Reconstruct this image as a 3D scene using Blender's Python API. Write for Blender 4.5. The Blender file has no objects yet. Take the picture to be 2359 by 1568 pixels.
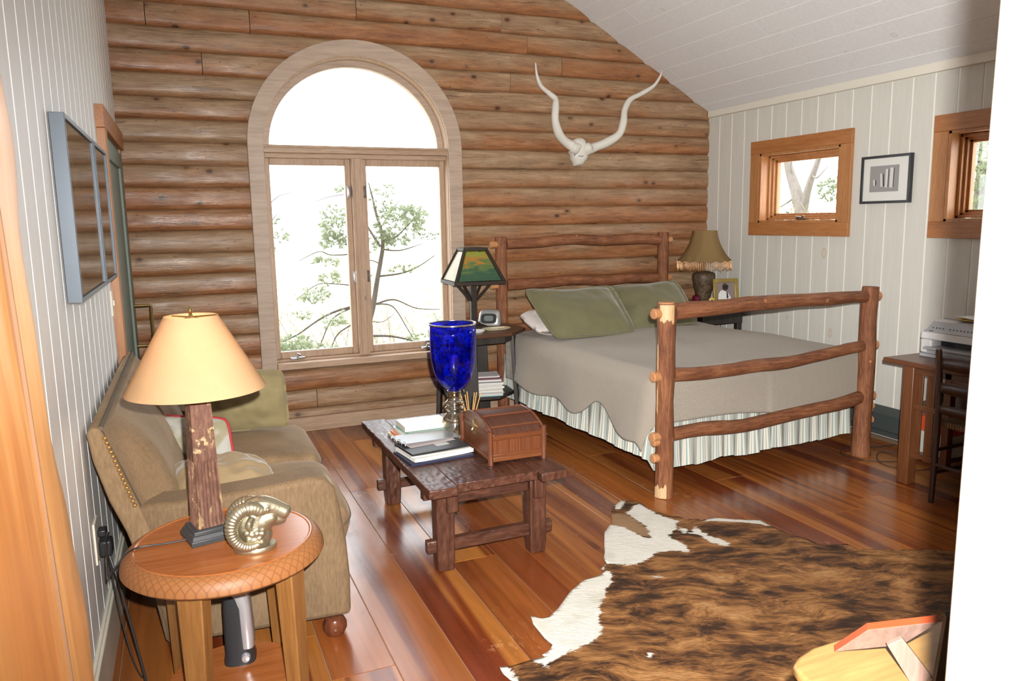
import bpy, bmesh, math, random
from math import sin, cos, pi, sqrt, radians
from mathutils import Vector, Matrix, noise, Euler
SC = bpy.context.scene
COL = SC.collection
RNG = random.Random(7)
WM = {}

# ------------------------------------------------------------------ mesh helper
class MB:
    """collects vertices and faces of one mesh"""
    def __init__(s):
        s.v = []; s.f = []; s.tone = []; s.tt = []; s.mi = []; s.uv = None
    def vert(s, co, tone=0.0, tt=0.0):
        s.v.append(Vector(co)); s.tone.append(tone); s.tt.append(tt); return len(s.v) - 1
    def face(s, idx, mi=0):
        s.f.append(tuple(idx)); s.mi.append(mi)
    def box(s, lo, hi, rot=None, piv=None, tone=0.0, mi=0, taper=None):
        c = [(x, y, z) for z in (lo[2], hi[2]) for y in (lo[1], hi[1]) for x in (lo[0], hi[0])]
        p = Vector(piv) if piv is not None else (Vector(lo) + Vector(hi)) / 2
        b = len(s.v)
        for q in c:
            q = Vector(q)
            if rot is not None: q = rot @ (q - p) + p
            s.vert(q, tone)
        for f in ((0, 2, 3, 1), (4, 5, 7, 6), (0, 1, 5, 4), (2, 6, 7, 3), (0, 4, 6, 2), (1, 3, 7, 5)):
            s.face([b + i for i in f], mi)
        return s
    def bar(s, a, b, w, h, up=(0, 0, 1), tone=0.0, w2=None, h2=None, mi=0):
        """rectangular bar from a to b"""
        a = Vector(a); b = Vector(b); d = (b - a).normalized()
        x = d.cross(Vector(up)).normalized(); y = x.cross(d).normalized()
        w2 = w if w2 is None else w2; h2 = h if h2 is None else h2
        i0 = len(s.v)
        for (p, ww, hh) in ((a, w, h), (b, w2, h2)):
            for (u, v) in ((-1, -1), (1, -1), (1, 1), (-1, 1)):
                s.vert(p + x * ww / 2 * u + y * hh / 2 * v, tone)
        for f in ((3, 2, 1, 0), (4, 5, 6, 7), (0, 1, 5, 4), (1, 2, 6, 5), (2, 3, 7, 6), (3, 0, 4, 7)):
            s.face([i0 + i for i in f], mi)
        return s
    def tube(s, pts, rad, n=12, caps=True, tone=0.0, rnd=0.0, seed=0, mi=0, flat=1.0, fade=None):
        pts = [Vector(p) for p in pts]
        if not hasattr(rad, '__len__'): rad = [rad] * len(pts)
        m = len(pts)
        def tg(i):
            for k in range(1, m + 1):
                d = pts[min(i + k, m - 1)] - pts[max(i - k, 0)]
                if d.length > 1e-7: return d.normalized()
            return Vector((0, 0, 1))
        tang = [tg(i) for i in range(m)]
        up = Vector((0, 0, 1)) if abs(tang[0].z) < .9 else Vector((1, 0, 0))
        x = tang[0].cross(up).normalized(); y = tang[0].cross(x).normalized()
        b = len(s.v)
        for i in range(m):
            t = tang[i]; x = (x - t * x.dot(t)).normalized(); y = t.cross(x).normalized()
            for k in range(n):
                a = 2 * pi * k / n
                r = rad[i]
                if rnd:
                    r *= 1 + rnd * noise.noise(Vector((cos(a) * 1.2 + seed * 3.7, sin(a) * 1.2, pts[i].length * 3.0 + seed)))
                s.vert(pts[i] + x * cos(a) * r + y * sin(a) * r * flat, tone, i / max(1, m - 1))
        for i in range(m - 1):
            for k in range(n):
                k2 = (k + 1) % n
                s.face((b + i * n + k, b + i * n + k2, b + (i + 1) * n + k2, b + (i + 1) * n + k), mi)
        if caps:
            s.face([b + k for k in range(n)][::-1], mi); s.face([b + (m - 1) * n + k for k in range(n)], mi)
        return s
    def lathe(s, prof, n=32, c=(0, 0, 0), tone=0.0, caps=True, mi=0, M=None, closed=False):
        b = len(s.v); c = Vector(c)
        for (r, z) in prof:
            for k in range(n):
                a = 2 * pi * k / n
                q = Vector((r * cos(a), r * sin(a), z))
                if M is not None: q = M @ q
                s.vert(q + c, tone)
        m = len(prof)
        for i in range(m if closed else m - 1):
            i2 = (i + 1) % m
            for k in range(n):
                k2 = (k + 1) % n
                s.face((b + i * n + k, b + i * n + k2, b + i2 * n + k2, b + i2 * n + k), mi)
        if caps and not closed:
            s.face([b + k for k in range(n)][::-1], mi); s.face([b + (m - 1) * n + k for k in range(n)], mi)
        return s
    def prism(s, poly, a, b, axis='y', tone=0.0, mi=0, f=None):
        """extrude a 2-D polygon along an axis between a and b"""
        def mk(p, h):
            if axis == 'y': return (p[0], h, p[1])
            if axis == 'x': return (h, p[0], p[1])
            return (p[0], p[1], h)
        n = len(poly); i0 = len(s.v)
        for h in (a, b):
            for p in poly: s.vert(mk(p, h), tone)
        s.face([i0 + k for k in range(n)][::-1], mi); s.face([i0 + n + k for k in range(n)], mi)
        for k in range(n):
            k2 = (k + 1) % n
            s.face((i0 + k, i0 + k2, i0 + n + k2, i0 + n + k), mi)
        return s
    def grid(s, fn, nu, nv, cu=False, cv=False, tone=0.0, mi=0):
        b = len(s.v)
        for j in range(nv):
            for i in range(nu):
                u = i / (nu if cu else nu - 1); v = j / (nv if cv else nv - 1)
                s.vert(fn(u, v), tone, v)
        for j in range(nv if cv else nv - 1):
            for i in range(nu if cu else nu - 1):
                i2 = (i + 1) % nu; j2 = (j + 1) % nv
                s.face((b + j * nu + i, b + j * nu + i2, b + j2 * nu + i2, b + j2 * nu + i), mi)
        return s
    def xform(s, M):
        s.v = [M @ v for v in s.v]; return s
    def build(s, name, mat, parent=None, world=True, bevel=0.0, smooth=30, loc=None, rot=None, solid=0.0, sub=0, segs=2):
        me = bpy.data.meshes.new(name)
        M = Matrix()
        if parent is not None and world: M = WM[parent.name].inverted()
        L = Matrix()
        if parent is None and loc is not None:
            L = Matrix.Translation(loc) @ (rot.to_matrix().to_4x4() if rot is not None else Matrix())
            M = L.inverted() if world else Matrix()
        me.from_pydata([tuple(M @ v) for v in s.v], [], s.f)
        if s.uv is not None and len(s.uv) == len(s.v):
            ul = me.uv_layers.new(name='UVMap')
            ul.data.foreach_set('uv', [c for f in s.f for i in f for c in s.uv[i]])
        if any(s.tone):
            a = me.attributes.new('tone', 'FLOAT', 'POINT'); a.data.foreach_set('value', s.tone)
        if any(s.tt):
            a = me.attributes.new('tt', 'FLOAT', 'POINT'); a.data.foreach_set('value', s.tt)
        bm = bmesh.new(); bm.from_mesh(me)
        bmesh.ops.recalc_face_normals(bm, faces=bm.faces)
        bm.to_mesh(me); bm.free()
        mats = mat if isinstance(mat, (list, tuple)) else [mat]
        for m_ in mats: me.materials.append(m_)
        if len(mats) > 1: me.polygons.foreach_set('material_index', s.mi)
        o = bpy.data.objects.new(name, me); COL.objects.link(o)
        if smooth:
            me.polygons.foreach_set('use_smooth', [True] * len(me.polygons))
            if smooth < 180: me.set_sharp_from_angle(angle=radians(smooth))
        if parent is not None:
            o.parent = parent; WM[o.name] = WM[parent.name].copy()
        else:
            o.matrix_basis = L; WM[o.name] = L
        if solid:
            md = o.modifiers.new('thick', 'SOLIDIFY'); md.thickness = solid; md.offset = 0
        if bevel:
            md = o.modifiers.new('bev', 'BEVEL'); md.width = bevel; md.segments = segs; md.limit_method = 'ANGLE'; md.angle_limit = radians(40)
            md.harden_normals = False
        if sub:
            md = o.modifiers.new('sub', 'SUBSURF'); md.levels = sub; md.render_levels = sub
        return o

def thing(name, label, cat, loc=(0, 0, 0), rz=0.0, group=None):
    o = bpy.data.objects.new(name, None); COL.objects.link(o)
    o.location = loc; o.rotation_euler = (0, 0, rz); o.empty_display_size = .05
    WM[o.name] = Matrix.Translation(loc) @ Matrix.Rotation(rz, 4, 'Z')
    return tag(o, label, cat, group)
def tag(o, label=None, cat=None, group=None, kind=None):
    if label: o['label'] = label
    if cat: o['category'] = cat
    if group: o['group'] = group
    if kind: o['kind'] = kind
    return o
def struct(o, label=None, cat=None):
    o['kind'] = 'structure'
    if label: o['label'] = label
    if cat: o['category'] = cat
    return o
def copy_tree(o, parent=None):
    c = o.copy(); COL.objects.link(c)
    if parent is not None: c.parent = parent
    for ch in list(o.children): copy_tree(ch, c)
    return c
def curve_pts(ctrl, n=8):
    """Catmull-Rom through control points"""
    P = [Vector(c) for c in ctrl]; out = []
    for i in range(len(P) - 1):
        p0 = P[max(i - 1, 0)]; p1 = P[i]; p2 = P[i + 1]; p3 = P[min(i + 2, len(P) - 1)]
        for k in range(n):
            t = k / n
            out.append(.5 * ((2 * p1) + (p2 - p0) * t + (2 * p0 - 5 * p1 + 4 * p2 - p3) * t * t + (3 * p1 - p0 - 3 * p2 + p3) * t ** 3))
    out.append(P[-1]); return out
def lerp_list(vals, n):
    out = []
    m = len(vals) - 1
    for i in range(n):
        t = i / (n - 1) * m; k = min(int(t), m - 1); out.append(vals[k] + (vals[k + 1] - vals[k]) * (t - k))
    return out

# ------------------------------------------------------------------ shader helper
class Sh:
    def __init__(s, name):
        s.m = bpy.data.materials.new(name); s.m.use_nodes = True
        s.t = s.m.node_tree; s.t.nodes.clear()
        s.out = s.t.nodes.new('ShaderNodeOutputMaterial')
        s._co = None
    def n(s, typ, ins=None, **props):
        nd = s.t.nodes.new('ShaderNode' + typ)
        for k, v in props.items(): setattr(nd, k, v)
        for k, v in (ins or {}).items():
            sk = nd.inputs[k]
            if isinstance(v, bpy.types.NodeSocket): s.t.links.new(v, sk)
            else:
                if hasattr(v, '__len__') and len(v) == 3 and sk.type == 'RGBA': v = (*v, 1)
                sk.default_value = v
        return nd
    def co(s):
        if s._co is None: s._co = s.n('TexCoord').outputs['Object']
        return s._co
    def attr(s, nm): return s.n('Attribute', attribute_name=nm).outputs['Fac']
    def map(s, scale=(1, 1, 1), rot=(0, 0, 0), loc=(0, 0, 0), vec=None):
        return s.n('Mapping', {'Vector': vec or s.co(), 'Scale': scale, 'Rotation': rot, 'Location': loc}).outputs[0]
    def noise(s, vec, scale=5, detail=4, rough=.55, dist=0.0, out='Fac'):
        return s.n('TexNoise', {'Vector': vec, 'Scale': scale, 'Detail': detail, 'Roughness': rough, 'Distortion': dist}).outputs[out]
    def vor(s, vec, scale=5, feature='F1', out='Distance', rand=1.0):
        return s.n('TexVoronoi', {'Vector': vec, 'Scale': scale, 'Randomness': rand}, feature=feature).outputs[out]
    def math(s, op, a, b=0.0, c=None, clamp=False):
        ins = {0: a, 1: b}
        if c is not None: ins[2] = c
        return s.n('Math', ins, operation=op, use_clamp=clamp).outputs[0]
    def ramp(s, fac, stops, interp='LINEAR'):
        nd = s.n('ValToRGB', {'Fac': fac}); cr = nd.color_ramp; cr.interpolation = interp
        while len(cr.elements) < len(stops): cr.elements.new(.5)
        for e, (p, c) in zip(cr.elements, stops):
            e.position = p
            if not hasattr(c, '__len__'): c = (c, c, c)
            e.color = (*c[:3], 1)
        return nd.outputs[0]
    def mix(s, fac, a, b, mode='MIX'):
        nd = s.n('Mix', {0: fac, 6: a if isinstance(a, bpy.types.NodeSocket) else (*a, 1), 7: b if isinstance(b, bpy.types.NodeSocket) else (*b, 1)}, data_type='RGBA', blend_type=mode)
        return nd.outputs[2]
    def step(s, x, lo, hi):
        return s.n('MapRange', {0: x, 1: lo, 2: hi, 3: 0.0, 4: 1.0}, interpolation_type='SMOOTHSTEP').outputs[0]
    def bump(s, h, strength=.3, dist=.01):
        return s.n('Bump', {'Height': h, 'Strength': strength, 'Distance': dist}).outputs[0]
    def xyz(s, vec=None):
        return s.n('SeparateXYZ', {0: vec or s.co()}).outputs
    def pbr(s, color, rough=.5, normal=None, metal=0.0, spec=.5, **kw):
        ins = {'Base Color': color, 'Roughness': rough, 'Metallic': metal, 'Specular IOR Level': spec}
        if normal is not None: ins['Normal'] = normal
        ins.update(kw)
        b = s.n('BsdfPrincipled', ins)
        s.t.links.new(b.outputs[0], s.out.inputs[0]); return s.m
    def done(s, shader):
        s.t.links.new(shader, s.out.inputs[0]); return s.m

_cache = {}
def plain(name, color, rough=.5, metal=0.0, spec=.5, bump=0.0, bscale=80, var=0.0, **kw):
    if name in _cache: return _cache[name]
    s = Sh(name); nrm = None; col = (*color, 1)
    if bump: nrm = s.bump(s.noise(s.co(), bscale, 3), bump, .002)
    if var:
        f = s.noise(s.co(), 9, 4)
        col = s.mix(f, tuple(c * (1 - var) for c in color), tuple(min(1, c * (1 + var)) for c in color))
    _cache[name] = s.pbr(col, rough, nrm, metal, spec, **kw); return _cache[name]

def wood(name, dark, mid, light, axis='x', scale=1.0, rough=.45, spec=.5, knots=0.0, bump=.15, grey=None, streak=1.0, coat=0.0, knotcol=None):
    if name in _cache: return _cache[name]
    s = Sh(name)
    st = {'x': (.09, 1, 1), 'y': (1, .09, 1), 'z': (1, 1, .09)}[axis]
    obi = s.n('ObjectInfo').outputs['Random']
    off = s.n('VectorMath', {0: s.co(), 1: s.n('CombineXYZ', {0: s.math('MULTIPLY', obi, 13.0), 1: s.math('MULTIPLY', obi, 7.0), 2: s.math('MULTIPLY', obi, 5.0)}).outputs[0]}, operation='ADD').outputs[0]
    v = s.map(tuple(a * scale for a in st), vec=off)
    wob = s.noise(v, 6, 3, .5)
    g1 = s.noise(v, 28, 5, .65, .6)
    g2 = s.noise(v, 110, 3, .6)
    f = s.math('ADD', s.math('MULTIPLY', g1, .7), s.math('MULTIPLY', wob, .45 * streak))
    col = s.ramp(f, [(.33, dark), (.55, mid), (.78, light)])
    fine = s.ramp(g2, [(.35, .82), (.6, 1.0)])
    col = s.mix(1.0, col, fine, 'MULTIPLY')
    if grey is not None:
        col = s.mix(s.step(s.noise(off, 3 * scale, 4), .48, .68), col, grey)
    h = g1
    if knots:
        kv = s.map(tuple((.45 if a < 1 else 1) * 1.0 for a in st), vec=off)
        d = s.vor(kv, 3.2 * scale)
        kk = s.step(d, .0 + knots, knots * .45)
        col = s.mix(kk, col, knotcol or tuple(c * .35 for c in dark))
    nrm = s.bump(h, bump, .004)
    _cache[name] = s.pbr(col, rough, nrm, 0.0, spec, **({'Coat Weight': coat, 'Coat Roughness': .15} if coat else {}))
    return _cache[name]

def glass_pane(name='window_glass', tint=(1, 1, 1), refl=1.0):
    if name in _cache: return _cache[name]
    s = Sh(name)
    ge = s.n('NewGeometry').outputs
    dt = s.math('ABSOLUTE', s.n('VectorMath', {0: ge['Incoming'], 1: ge['Normal']}, operation='DOT_PRODUCT').outputs['Value'])
    fr = s.math('ADD', s.math('MULTIPLY', s.math('POWER', s.math('SUBTRACT', 1.0, dt), 5.0), .9), .04)
    tr = s.n('BsdfTransparent', {'Color': (*tint, 1)}).outputs[0]
    gl = s.n('BsdfGlossy', {'Color': (1, 1, 1, 1), 'Roughness': .02}).outputs[0]
    mx = s.n('MixShader', {0: s.math('MULTIPLY', fr, refl), 1: tr, 2: gl}).outputs[0]
    _cache[name] = s.done(mx); return _cache[name]
# ================================================================== the room shell
YB = 5.9; XR = 4.564
def XLW(y): return -.338 - .0103 * (YB - y)          # the left wall runs slightly askew
def ZC(x): return 2.53 + .568 * (XR - x)               # right ceiling slope
RIDGE_X = 1.55; RIDGE_Z = ZC(RIDGE_X)
WALL_Y0 = .32

# ---- materials
def m_log():
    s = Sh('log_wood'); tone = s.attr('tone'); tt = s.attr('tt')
    r1 = s.n('TexWhiteNoise', {'W': s.math('MULTIPLY', tone, 91.7)}, noise_dimensions='1D')
    rnd = r1.outputs['Value']
    off = s.n('VectorMath', {0: s.co(), 1: s.n('VectorMath', {0: r1.outputs['Color'], 'Scale': 9.0}, operation='SCALE').outputs[0]}, operation='ADD').outputs[0]
    v = s.map((.12, 1, 1), vec=off)
    g = s.noise(v, 24, 6, .65, .3)
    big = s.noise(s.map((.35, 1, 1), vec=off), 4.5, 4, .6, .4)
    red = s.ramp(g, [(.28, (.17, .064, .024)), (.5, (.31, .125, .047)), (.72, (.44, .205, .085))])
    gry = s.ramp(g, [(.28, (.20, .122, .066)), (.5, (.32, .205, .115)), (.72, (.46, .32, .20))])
    # weathered grey on some logs, each greyer and lighter towards its top, broken by noise
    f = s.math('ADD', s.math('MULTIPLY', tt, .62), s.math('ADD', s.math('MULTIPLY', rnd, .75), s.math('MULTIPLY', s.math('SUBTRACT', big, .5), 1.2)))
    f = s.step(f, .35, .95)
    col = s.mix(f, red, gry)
    pale = s.math('MULTIPLY', s.step(s.noise(s.map((.3, 1, 1), vec=off), 7, 4, .6), .58, .74), s.step(rnd, .35, .9))
    col = s.mix(s.math('MULTIPLY', pale, .45), col, (.54, .38, .24))
    g2 = s.noise(s.map((.07, 1, 1), vec=off), 120, 4, .7, .6); col = s.mix(1.0, col, s.ramp(g2, [(.32, .70), (.5, .98), (.68, 1.16)]), 'MULTIPLY')
    kd2 = s.vor(s.map((.7, .3, 1), vec=off), 17.0); col = s.mix(s.math('MULTIPLY', s.step(kd2, .10, .05), .75), col, (.07, .03, .015))
    kd = s.vor(s.map((.62, .3, 1), vec=off), 6.4)
    k = s.step(kd, .13, .05); kr = s.math('MULTIPLY', s.step(kd, .24, .12), .45)
    col = s.mix(kr, col, (.21, .10, .045)); col = s.mix(k, col, (.05, .022, .012))
    crack = s.step(s.noise(s.map((.05, 1, 1), vec=off), 42, 2, .5, 1.5), .345, .315)
    col = s.mix(s.math('MULTIPLY', crack, .6), col, (.07, .03, .015))
    h = s.math('SUBTRACT', s.math('ADD', s.math('ADD', s.math('MULTIPLY', g, .5), s.math('MULTIPLY', g2, .22)), s.math('MULTIPLY', big, .9)), s.math('MULTIPLY', crack, .25))
    return s.pbr(col, s.ramp(s.noise(s.map((.4, 1, 1), vec=off), 9, 4, .6), [(.40, .58), (.62, .27)]), s.bump(h, .5, .012), 0, .5, **{'Coat Weight': .05, 'Coat Roughness': .25})
def m_floor():
    s = Sh('floor_pine'); tone = s.attr('tone')
    r1 = s.n('TexWhiteNoise', {'W': s.math('MULTIPLY', tone, 71.3)}, noise_dimensions='1D')
    off = s.n('VectorMath', {0: s.co(), 1: s.n('VectorMath', {0: r1.outputs['Color'], 'Scale': 11.0}, operation='SCALE').outputs[0]}, operation='ADD').outputs[0]
    g = s.noise(s.map((1, .05, 1), vec=off), 17, 5, .6, .5)
    wide = s.noise(s.map((1, .03, 1), vec=off), 7, 2, .5, .3)
    base = s.ramp(r1.outputs['Value'], [(0, (.27, .075, .018)), (.35, (.37, .115, .024)), (.65, (.43, .165, .035)), (1, (.25, .062, .016))])
    col = s.mix(s.step(wide, .52, .60), base, (.155, .030, .009))
    col = s.mix(1.0, col, s.ramp(g, [(.3, .62), (.62, 1.05)]), 'MULTIPLY')
    kd = s.vor(s.map((1, .42, 1), vec=off), 2.6); col = s.mix(s.step(kd, .075, .04), col, (.03, .010, .006))
    col = s.mix(s.math('MULTIPLY', s.step(kd, .16, .08), .4), col, (.10, .025, .008))
    worn = s.math('MULTIPLY', s.step(s.noise(s.co(), 1.3, 3), .60, .70), s.step(s.noise(s.map((1, .3, 1)), 60, 4, .7), .55, .62))
    col = s.mix(s.math('MULTIPLY', worn, .7), col, (.50, .24, .10))
    rough = s.ramp(s.noise(s.co(), 3.0, 5, .6), [(.3, .17), (.7, .30)])
    h = s.math('ADD', s.math('MULTIPLY', g, .3), s.noise(s.co(), 2.2, 2))
    return s.pbr(col, rough, s.bump(h, .10, .010), 0, .55)
def m_board(name, base, knot, sc=1.0):
    s = Sh(name); tone = s.attr('tone')
    r1 = s.n('TexWhiteNoise', {'W': s.math('MULTIPLY', tone, 37.3)}, noise_dimensions='1D')
    off = s.n('VectorMath', {0: s.co(), 1: s.n('VectorMath', {0: r1.outputs['Color'], 'Scale': 5.0}, operation='SCALE').outputs[0]}, operation='ADD').outputs[0]
    g = s.noise(s.map((1, 1, .08), vec=off), 40, 4, .6)
    col = s.ramp(g, [(.3, tuple(c * .93 for c in base)), (.65, base)])
    col = s.mix(s.math('MULTIPLY', r1.outputs['Value'], .10), col, tuple(c * .8 for c in base))
    kd = s.vor(s.map((1, 1, .55), vec=off), 3.4)
    ring = s.math('MULTIPLY', s.step(kd, .085, .07), s.step(kd, .035, .055))
    col = s.mix(s.math('MULTIPLY', ring, .55), col, knot)
    col = s.mix(s.math('MULTIPLY', s.step(kd, .06, .02), .15), col, knot)
    return s.pbr(col, .5, s.bump(g, .05, .002), 0, .35)
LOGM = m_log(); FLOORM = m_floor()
WALLW = m_board('whitewashed_board', (.66, .655, .605), (.55, .38, .22))
CEILM = m_board('ceiling_board', (.82, .835, .86), (.60, .55, .48))
GROOVE = plain('groove_paint', (.86, .84, .77), .55)
CEDAR = wood('casing_cedar_z', (.34, .135, .042), (.46, .20, .07), (.56, .27, .11), 'z', 1.0, .42, knots=.07)
CEDAR_Y = wood('casing_cedar_y', (.30, .105, .03), (.42, .165, .05), (.50, .22, .08), 'y', 1.0, .42, knots=.07)
PINKA = wood('window_fir_arch', (.40, .295, .22), (.45, .34, .26), (.49, .38, .30), 'x', .45, .5, bump=.05)
PINKW = wood('window_fir_z', (.35, .225, .14), (.44, .30, .20), (.52, .37, .265), 'z', 1.0, .48, knots=.05)
PINKW_X = wood('window_fir_x', (.35, .225, .14), (.44, .30, .20), (.52, .37, .265), 'x', 1.0, .48, knots=.05)
GLASS = glass_pane()
STEEL = plain('crank_steel', (.55, .56, .58), .25, 1.0)
DARKSTEEL = plain('hinge_bronze', (.16, .13, .11), .35, .9)

# ---- floor: wide pine planks, each with its own tone
fl = MB()
pitch = .2285; k0 = -5
for k in range(k0, 19):
    x0 = .130 + k * pitch; x1 = x0 + pitch
    if x1 < -1.2 or x0 > XR + .15: continue
    y = -1.9 - RNG.random() * 2
    while y < 6.2:
        L = 2.2 + RNG.random() * 2.2
        a = max(y, -1.9); b = min(y + L, 6.2)
        if b > a:
            g = .0016
            fl.box((x0 + g, a + .0008, -.03), (x1 - g, b - .0008, 0), tone=RNG.random())
        y += L
fo = struct(fl.build('floor', FLOORM, smooth=0, bevel=.0012, segs=1), 'glossy wide orange-red pine plank floor', 'floor')
sf = MB(); sf.box((-1.4, -2.0, -.06), (XR + .3, 6.4, -.0035))
sb = sf.build('subfloor', plain('board_gap_dust', (.30, .20, .13), .8), fo)

# ---- log wall
lg = MB(); WCX = 1.307; WSZ = 2.15; OPA = .755; OPB = .712
joints = {}
def row_of(z): return int(math.floor((z - .0095) / .1535))
for (jx, jz) in ((2.498, 3.154), (2.725, 3.005), (3.041, 2.838), (2.569, 2.708), (.57, 2.979), (.236, 2.666), (-.1, 3.059), (1.629, 2.878), (.891, .267), (1.33, 3.209), (3.0, .5)):
    joints.setdefault(row_of(jz), []).append(jx)
NP = 9
for k in range(0, 29):
    z0 = .0095 + k * .1535; z1 = z0 + .1535
    zz = [z0 + (z1 - z0) * j / (NP - 1) for j in range(NP)]
    def half(z):
        if z < .50: return None
        if z < WSZ: return OPA
        q = 1 - ((z - WSZ) / OPB) ** 2
        return OPA * sqrt(q) if q > 0 else 0.0
    hs = [half(z) for z in zz]
    spans = []                                  # (x start per row, x end per row)
    xs0 = [-.45] * NP; xe0 = [min(XR + .06, XR + (2.53 - z) / .568 + .05) if z > 2.4 else XR + .06 for z in zz]
    if any(h for h in hs if h):
        l_end = [WCX - (h if h is not None else OPA) for h in hs]; r_st = [WCX + (h if h is not None else OPA) for h in hs]
        spans += [(xs0, l_end), (r_st, xe0)]
    else: spans.append((xs0, xe0))
    for (A, B) in spans:
        if max(B) - max(A) < .02: continue
        cuts = sorted(x for x in joints.get(k, []) if max(A) + .05 < x < min(B) - .05)
        edges = [A] + [[c] * NP for c in cuts] + [B]
        for q in range(len(edges) - 1):
            a = edges[q]; b = edges[q + 1]
            tone = .01 + RNG.random(); n = max(4, int((sum(b) - sum(a)) / NP / .05)); base = len(lg.v); sd = RNG.random() * 50
            BD = .025 + RNG.uniform(-.004, .004)
            for i in range(n + 1):
                u = i / n
                eps = .0022 if q > 0 and i == 0 else (-.0022 if q < len(edges) - 2 and i == n else 0)
                for j in range(NP):
                    s_ = 2 * j / (NP - 1) - 1
                    x = a[j] + (b[j] - a[j]) * u + eps
                    bul = BD * max(0, 1 - s_ * s_) ** .33
                    w = 1 + .16 * noise.noise(Vector((x * 1.7, s_ * .8, sd))) + .07 * noise.noise(Vector((x * 9, s_ * 2.5, sd + 7)))
                    zs = .006 * noise.noise(Vector((x * 1.3, k + (1 if j > NP // 2 else 0), 3.3))) * abs(s_)
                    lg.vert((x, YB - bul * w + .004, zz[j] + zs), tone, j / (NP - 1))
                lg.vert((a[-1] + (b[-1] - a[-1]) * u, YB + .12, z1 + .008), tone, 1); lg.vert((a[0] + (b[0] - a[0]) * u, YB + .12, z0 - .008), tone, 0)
            m = NP + 2
            for i in range(n):
                for j in range(m):
                    j2 = (j + 1) % m
                    lg.face((base + i * m + j, base + i * m + j2, base + (i + 1) * m + j2, base + (i + 1) * m + j))
            lg.face([base + j for j in range(m)]); lg.face([base + n * m + j for j in range(m)][::-1])
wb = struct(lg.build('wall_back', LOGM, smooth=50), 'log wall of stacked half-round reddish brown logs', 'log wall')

bb = MB(); bb.box((-.36, 5.838, 0), (XR, 5.90, .112))
struct(bb.build('baseboard_back', PINKW_X, bevel=.004), 'pale wood baseboard under the log wall', 'baseboard')

# ---- arched window in the log wall
def arc(a, b, n=40):
    return [(WCX + a * cos(pi * i / n), WSZ + b * sin(pi * i / n)) for i in range(n + 1)]
def arch_ring(mb, ao, bo, ai, bi, y0, y1, zb=None, n=44, t0=0, t1=1):
    """solid of an arch ring between two ellipses, standing on straight legs down to zb"""
    def path(a, b):
        p = arc(a, b, n)
        return ([(WCX + a, zb)] if zb is not None else []) + p + ([(WCX - a, zb)] if zb is not None else [])
    o = path(ao, bo); i_ = path(ai, bi); m = len(o); base = len(mb.v)
    for (p, q) in zip(o, i_):
        mb.vert((p[0], y0, p[1])); mb.vert((q[0], y0, q[1])); mb.vert((q[0], y1, q[1])); mb.vert((p[0], y1, p[1]))
    for k in range(m - 1):
        for j in range(4):
            j2 = (j + 1) % 4
            mb.face((base + k * 4 + j, base + k * 4 + j2, base + (k + 1) * 4 + j2, base + (k + 1) * 4 + j))
    mb.face((base, base + 1, base + 2, base + 3)); e = base + (m - 1) * 4; mb.face((e + 3, e + 2, e + 1, e))
    return mb
win = thing('window_1', 'tall arched window with two casements in the log wall', 'window', (WCX, 5.9, .5))
win['kind'] = 'structure'
c_ = MB(); arch_ring(c_, .812, .772, .70, .655, 5.835, 5.885, zb=.5)
c_.build('casing', PINKA, win, bevel=.004)
c_ = MB(); arch_ring(c_, .725, .68, .695, .645, 5.86, 6.06, zb=.52)
c_.build('jamb', PINKW, win, bevel=.003)
c_ = MB(); arch_ring(c_, .70, .65, .648, .598, 5.955, 6.02)
c_.build('fanlight_frame', PINKA, win, bevel=.005)
c_ = MB(); c_.box((WCX - .70, 5.86, 2.10), (WCX + .70, 6.04, 2.155)); c_.box((WCX - .715, 5.85, 2.135), (WCX + .715, 6.04, 2.150))
c_.build('transom_rail', PINKW_X, win, bevel=.004)
c_ = MB(); c_.box((WCX - .70, 5.90, 2.065), (WCX + .70, 6.04, 2.10)); c_.build('head_stop', PINKW_X, win, bevel=.004)
c_ = MB(); c_.box((WCX - .70, 5.81, .497), (WCX + .715, 6.04, .545)); c_.box((WCX - .70, 5.90, .545), (WCX + .70, 6.04, .562))
c_.build('sill', PINKW_X, win, bevel=.005)
c_ = MB(); c_.box((1.243, 5.885, .555), (1.327, 6.04, 2.07)); c_.box((1.262, 5.872, .555), (1.308, 5.9, 2.07)); c_.build('mullion', PINKW, win, bevel=.004)
for (x0, x1) in ((.607, 1.245), (1.325, 2.005)):
    sm = MB(); w = .043; z0 = .562; z1 = 2.068
    for (a, b, c, d) in ((x0, x0 + w, z0, z1), (x1 - w, x1, z0, z1), (x0 + w, x1 - w, z0, z0 + .052), (x0 + w, x1 - w, z1 - .05, z1)):
        sm.box((a, 5.945, c), (b, 6.0, d))
    fr_ = sm.build('sash_frame', PINKW, win, bevel=.006)
    g = MB(); g.box((x0 + w - .005, 5.970, z0 + .047), (x1 - w + .005, 5.974, z1 - .045)); g.build('pane', GLASS, fr_, smooth=0)
    b = MB(); b.box((x0 + w, 5.952, z0 + .048), (x1 - w, 5.962, z0 + .056)); b.build('glazing_bead', plain('bead_white', (.75, .74, .72), .4), fr_)
g = MB(); g.prism(arc(.655, .605), 5.97, 5.974, 'y'); g.build('pane', GLASS, win, smooth=0)
for (hx, hz) in ((1.222, 1.82), (1.238, 1.17), (1.345, 1.82), (1.343, 1.17)):
    h = MB(); h.box((hx - .012, 5.918, hz - .045), (hx + .012, 5.948, hz + .045)); h.box((hx - .006, 5.905, hz - .03), (hx + .008, 5.925, hz + .025))
    h.build('sash_lock', STEEL if hx < 1.3 else DARKSTEEL, win, bevel=.003)
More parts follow.
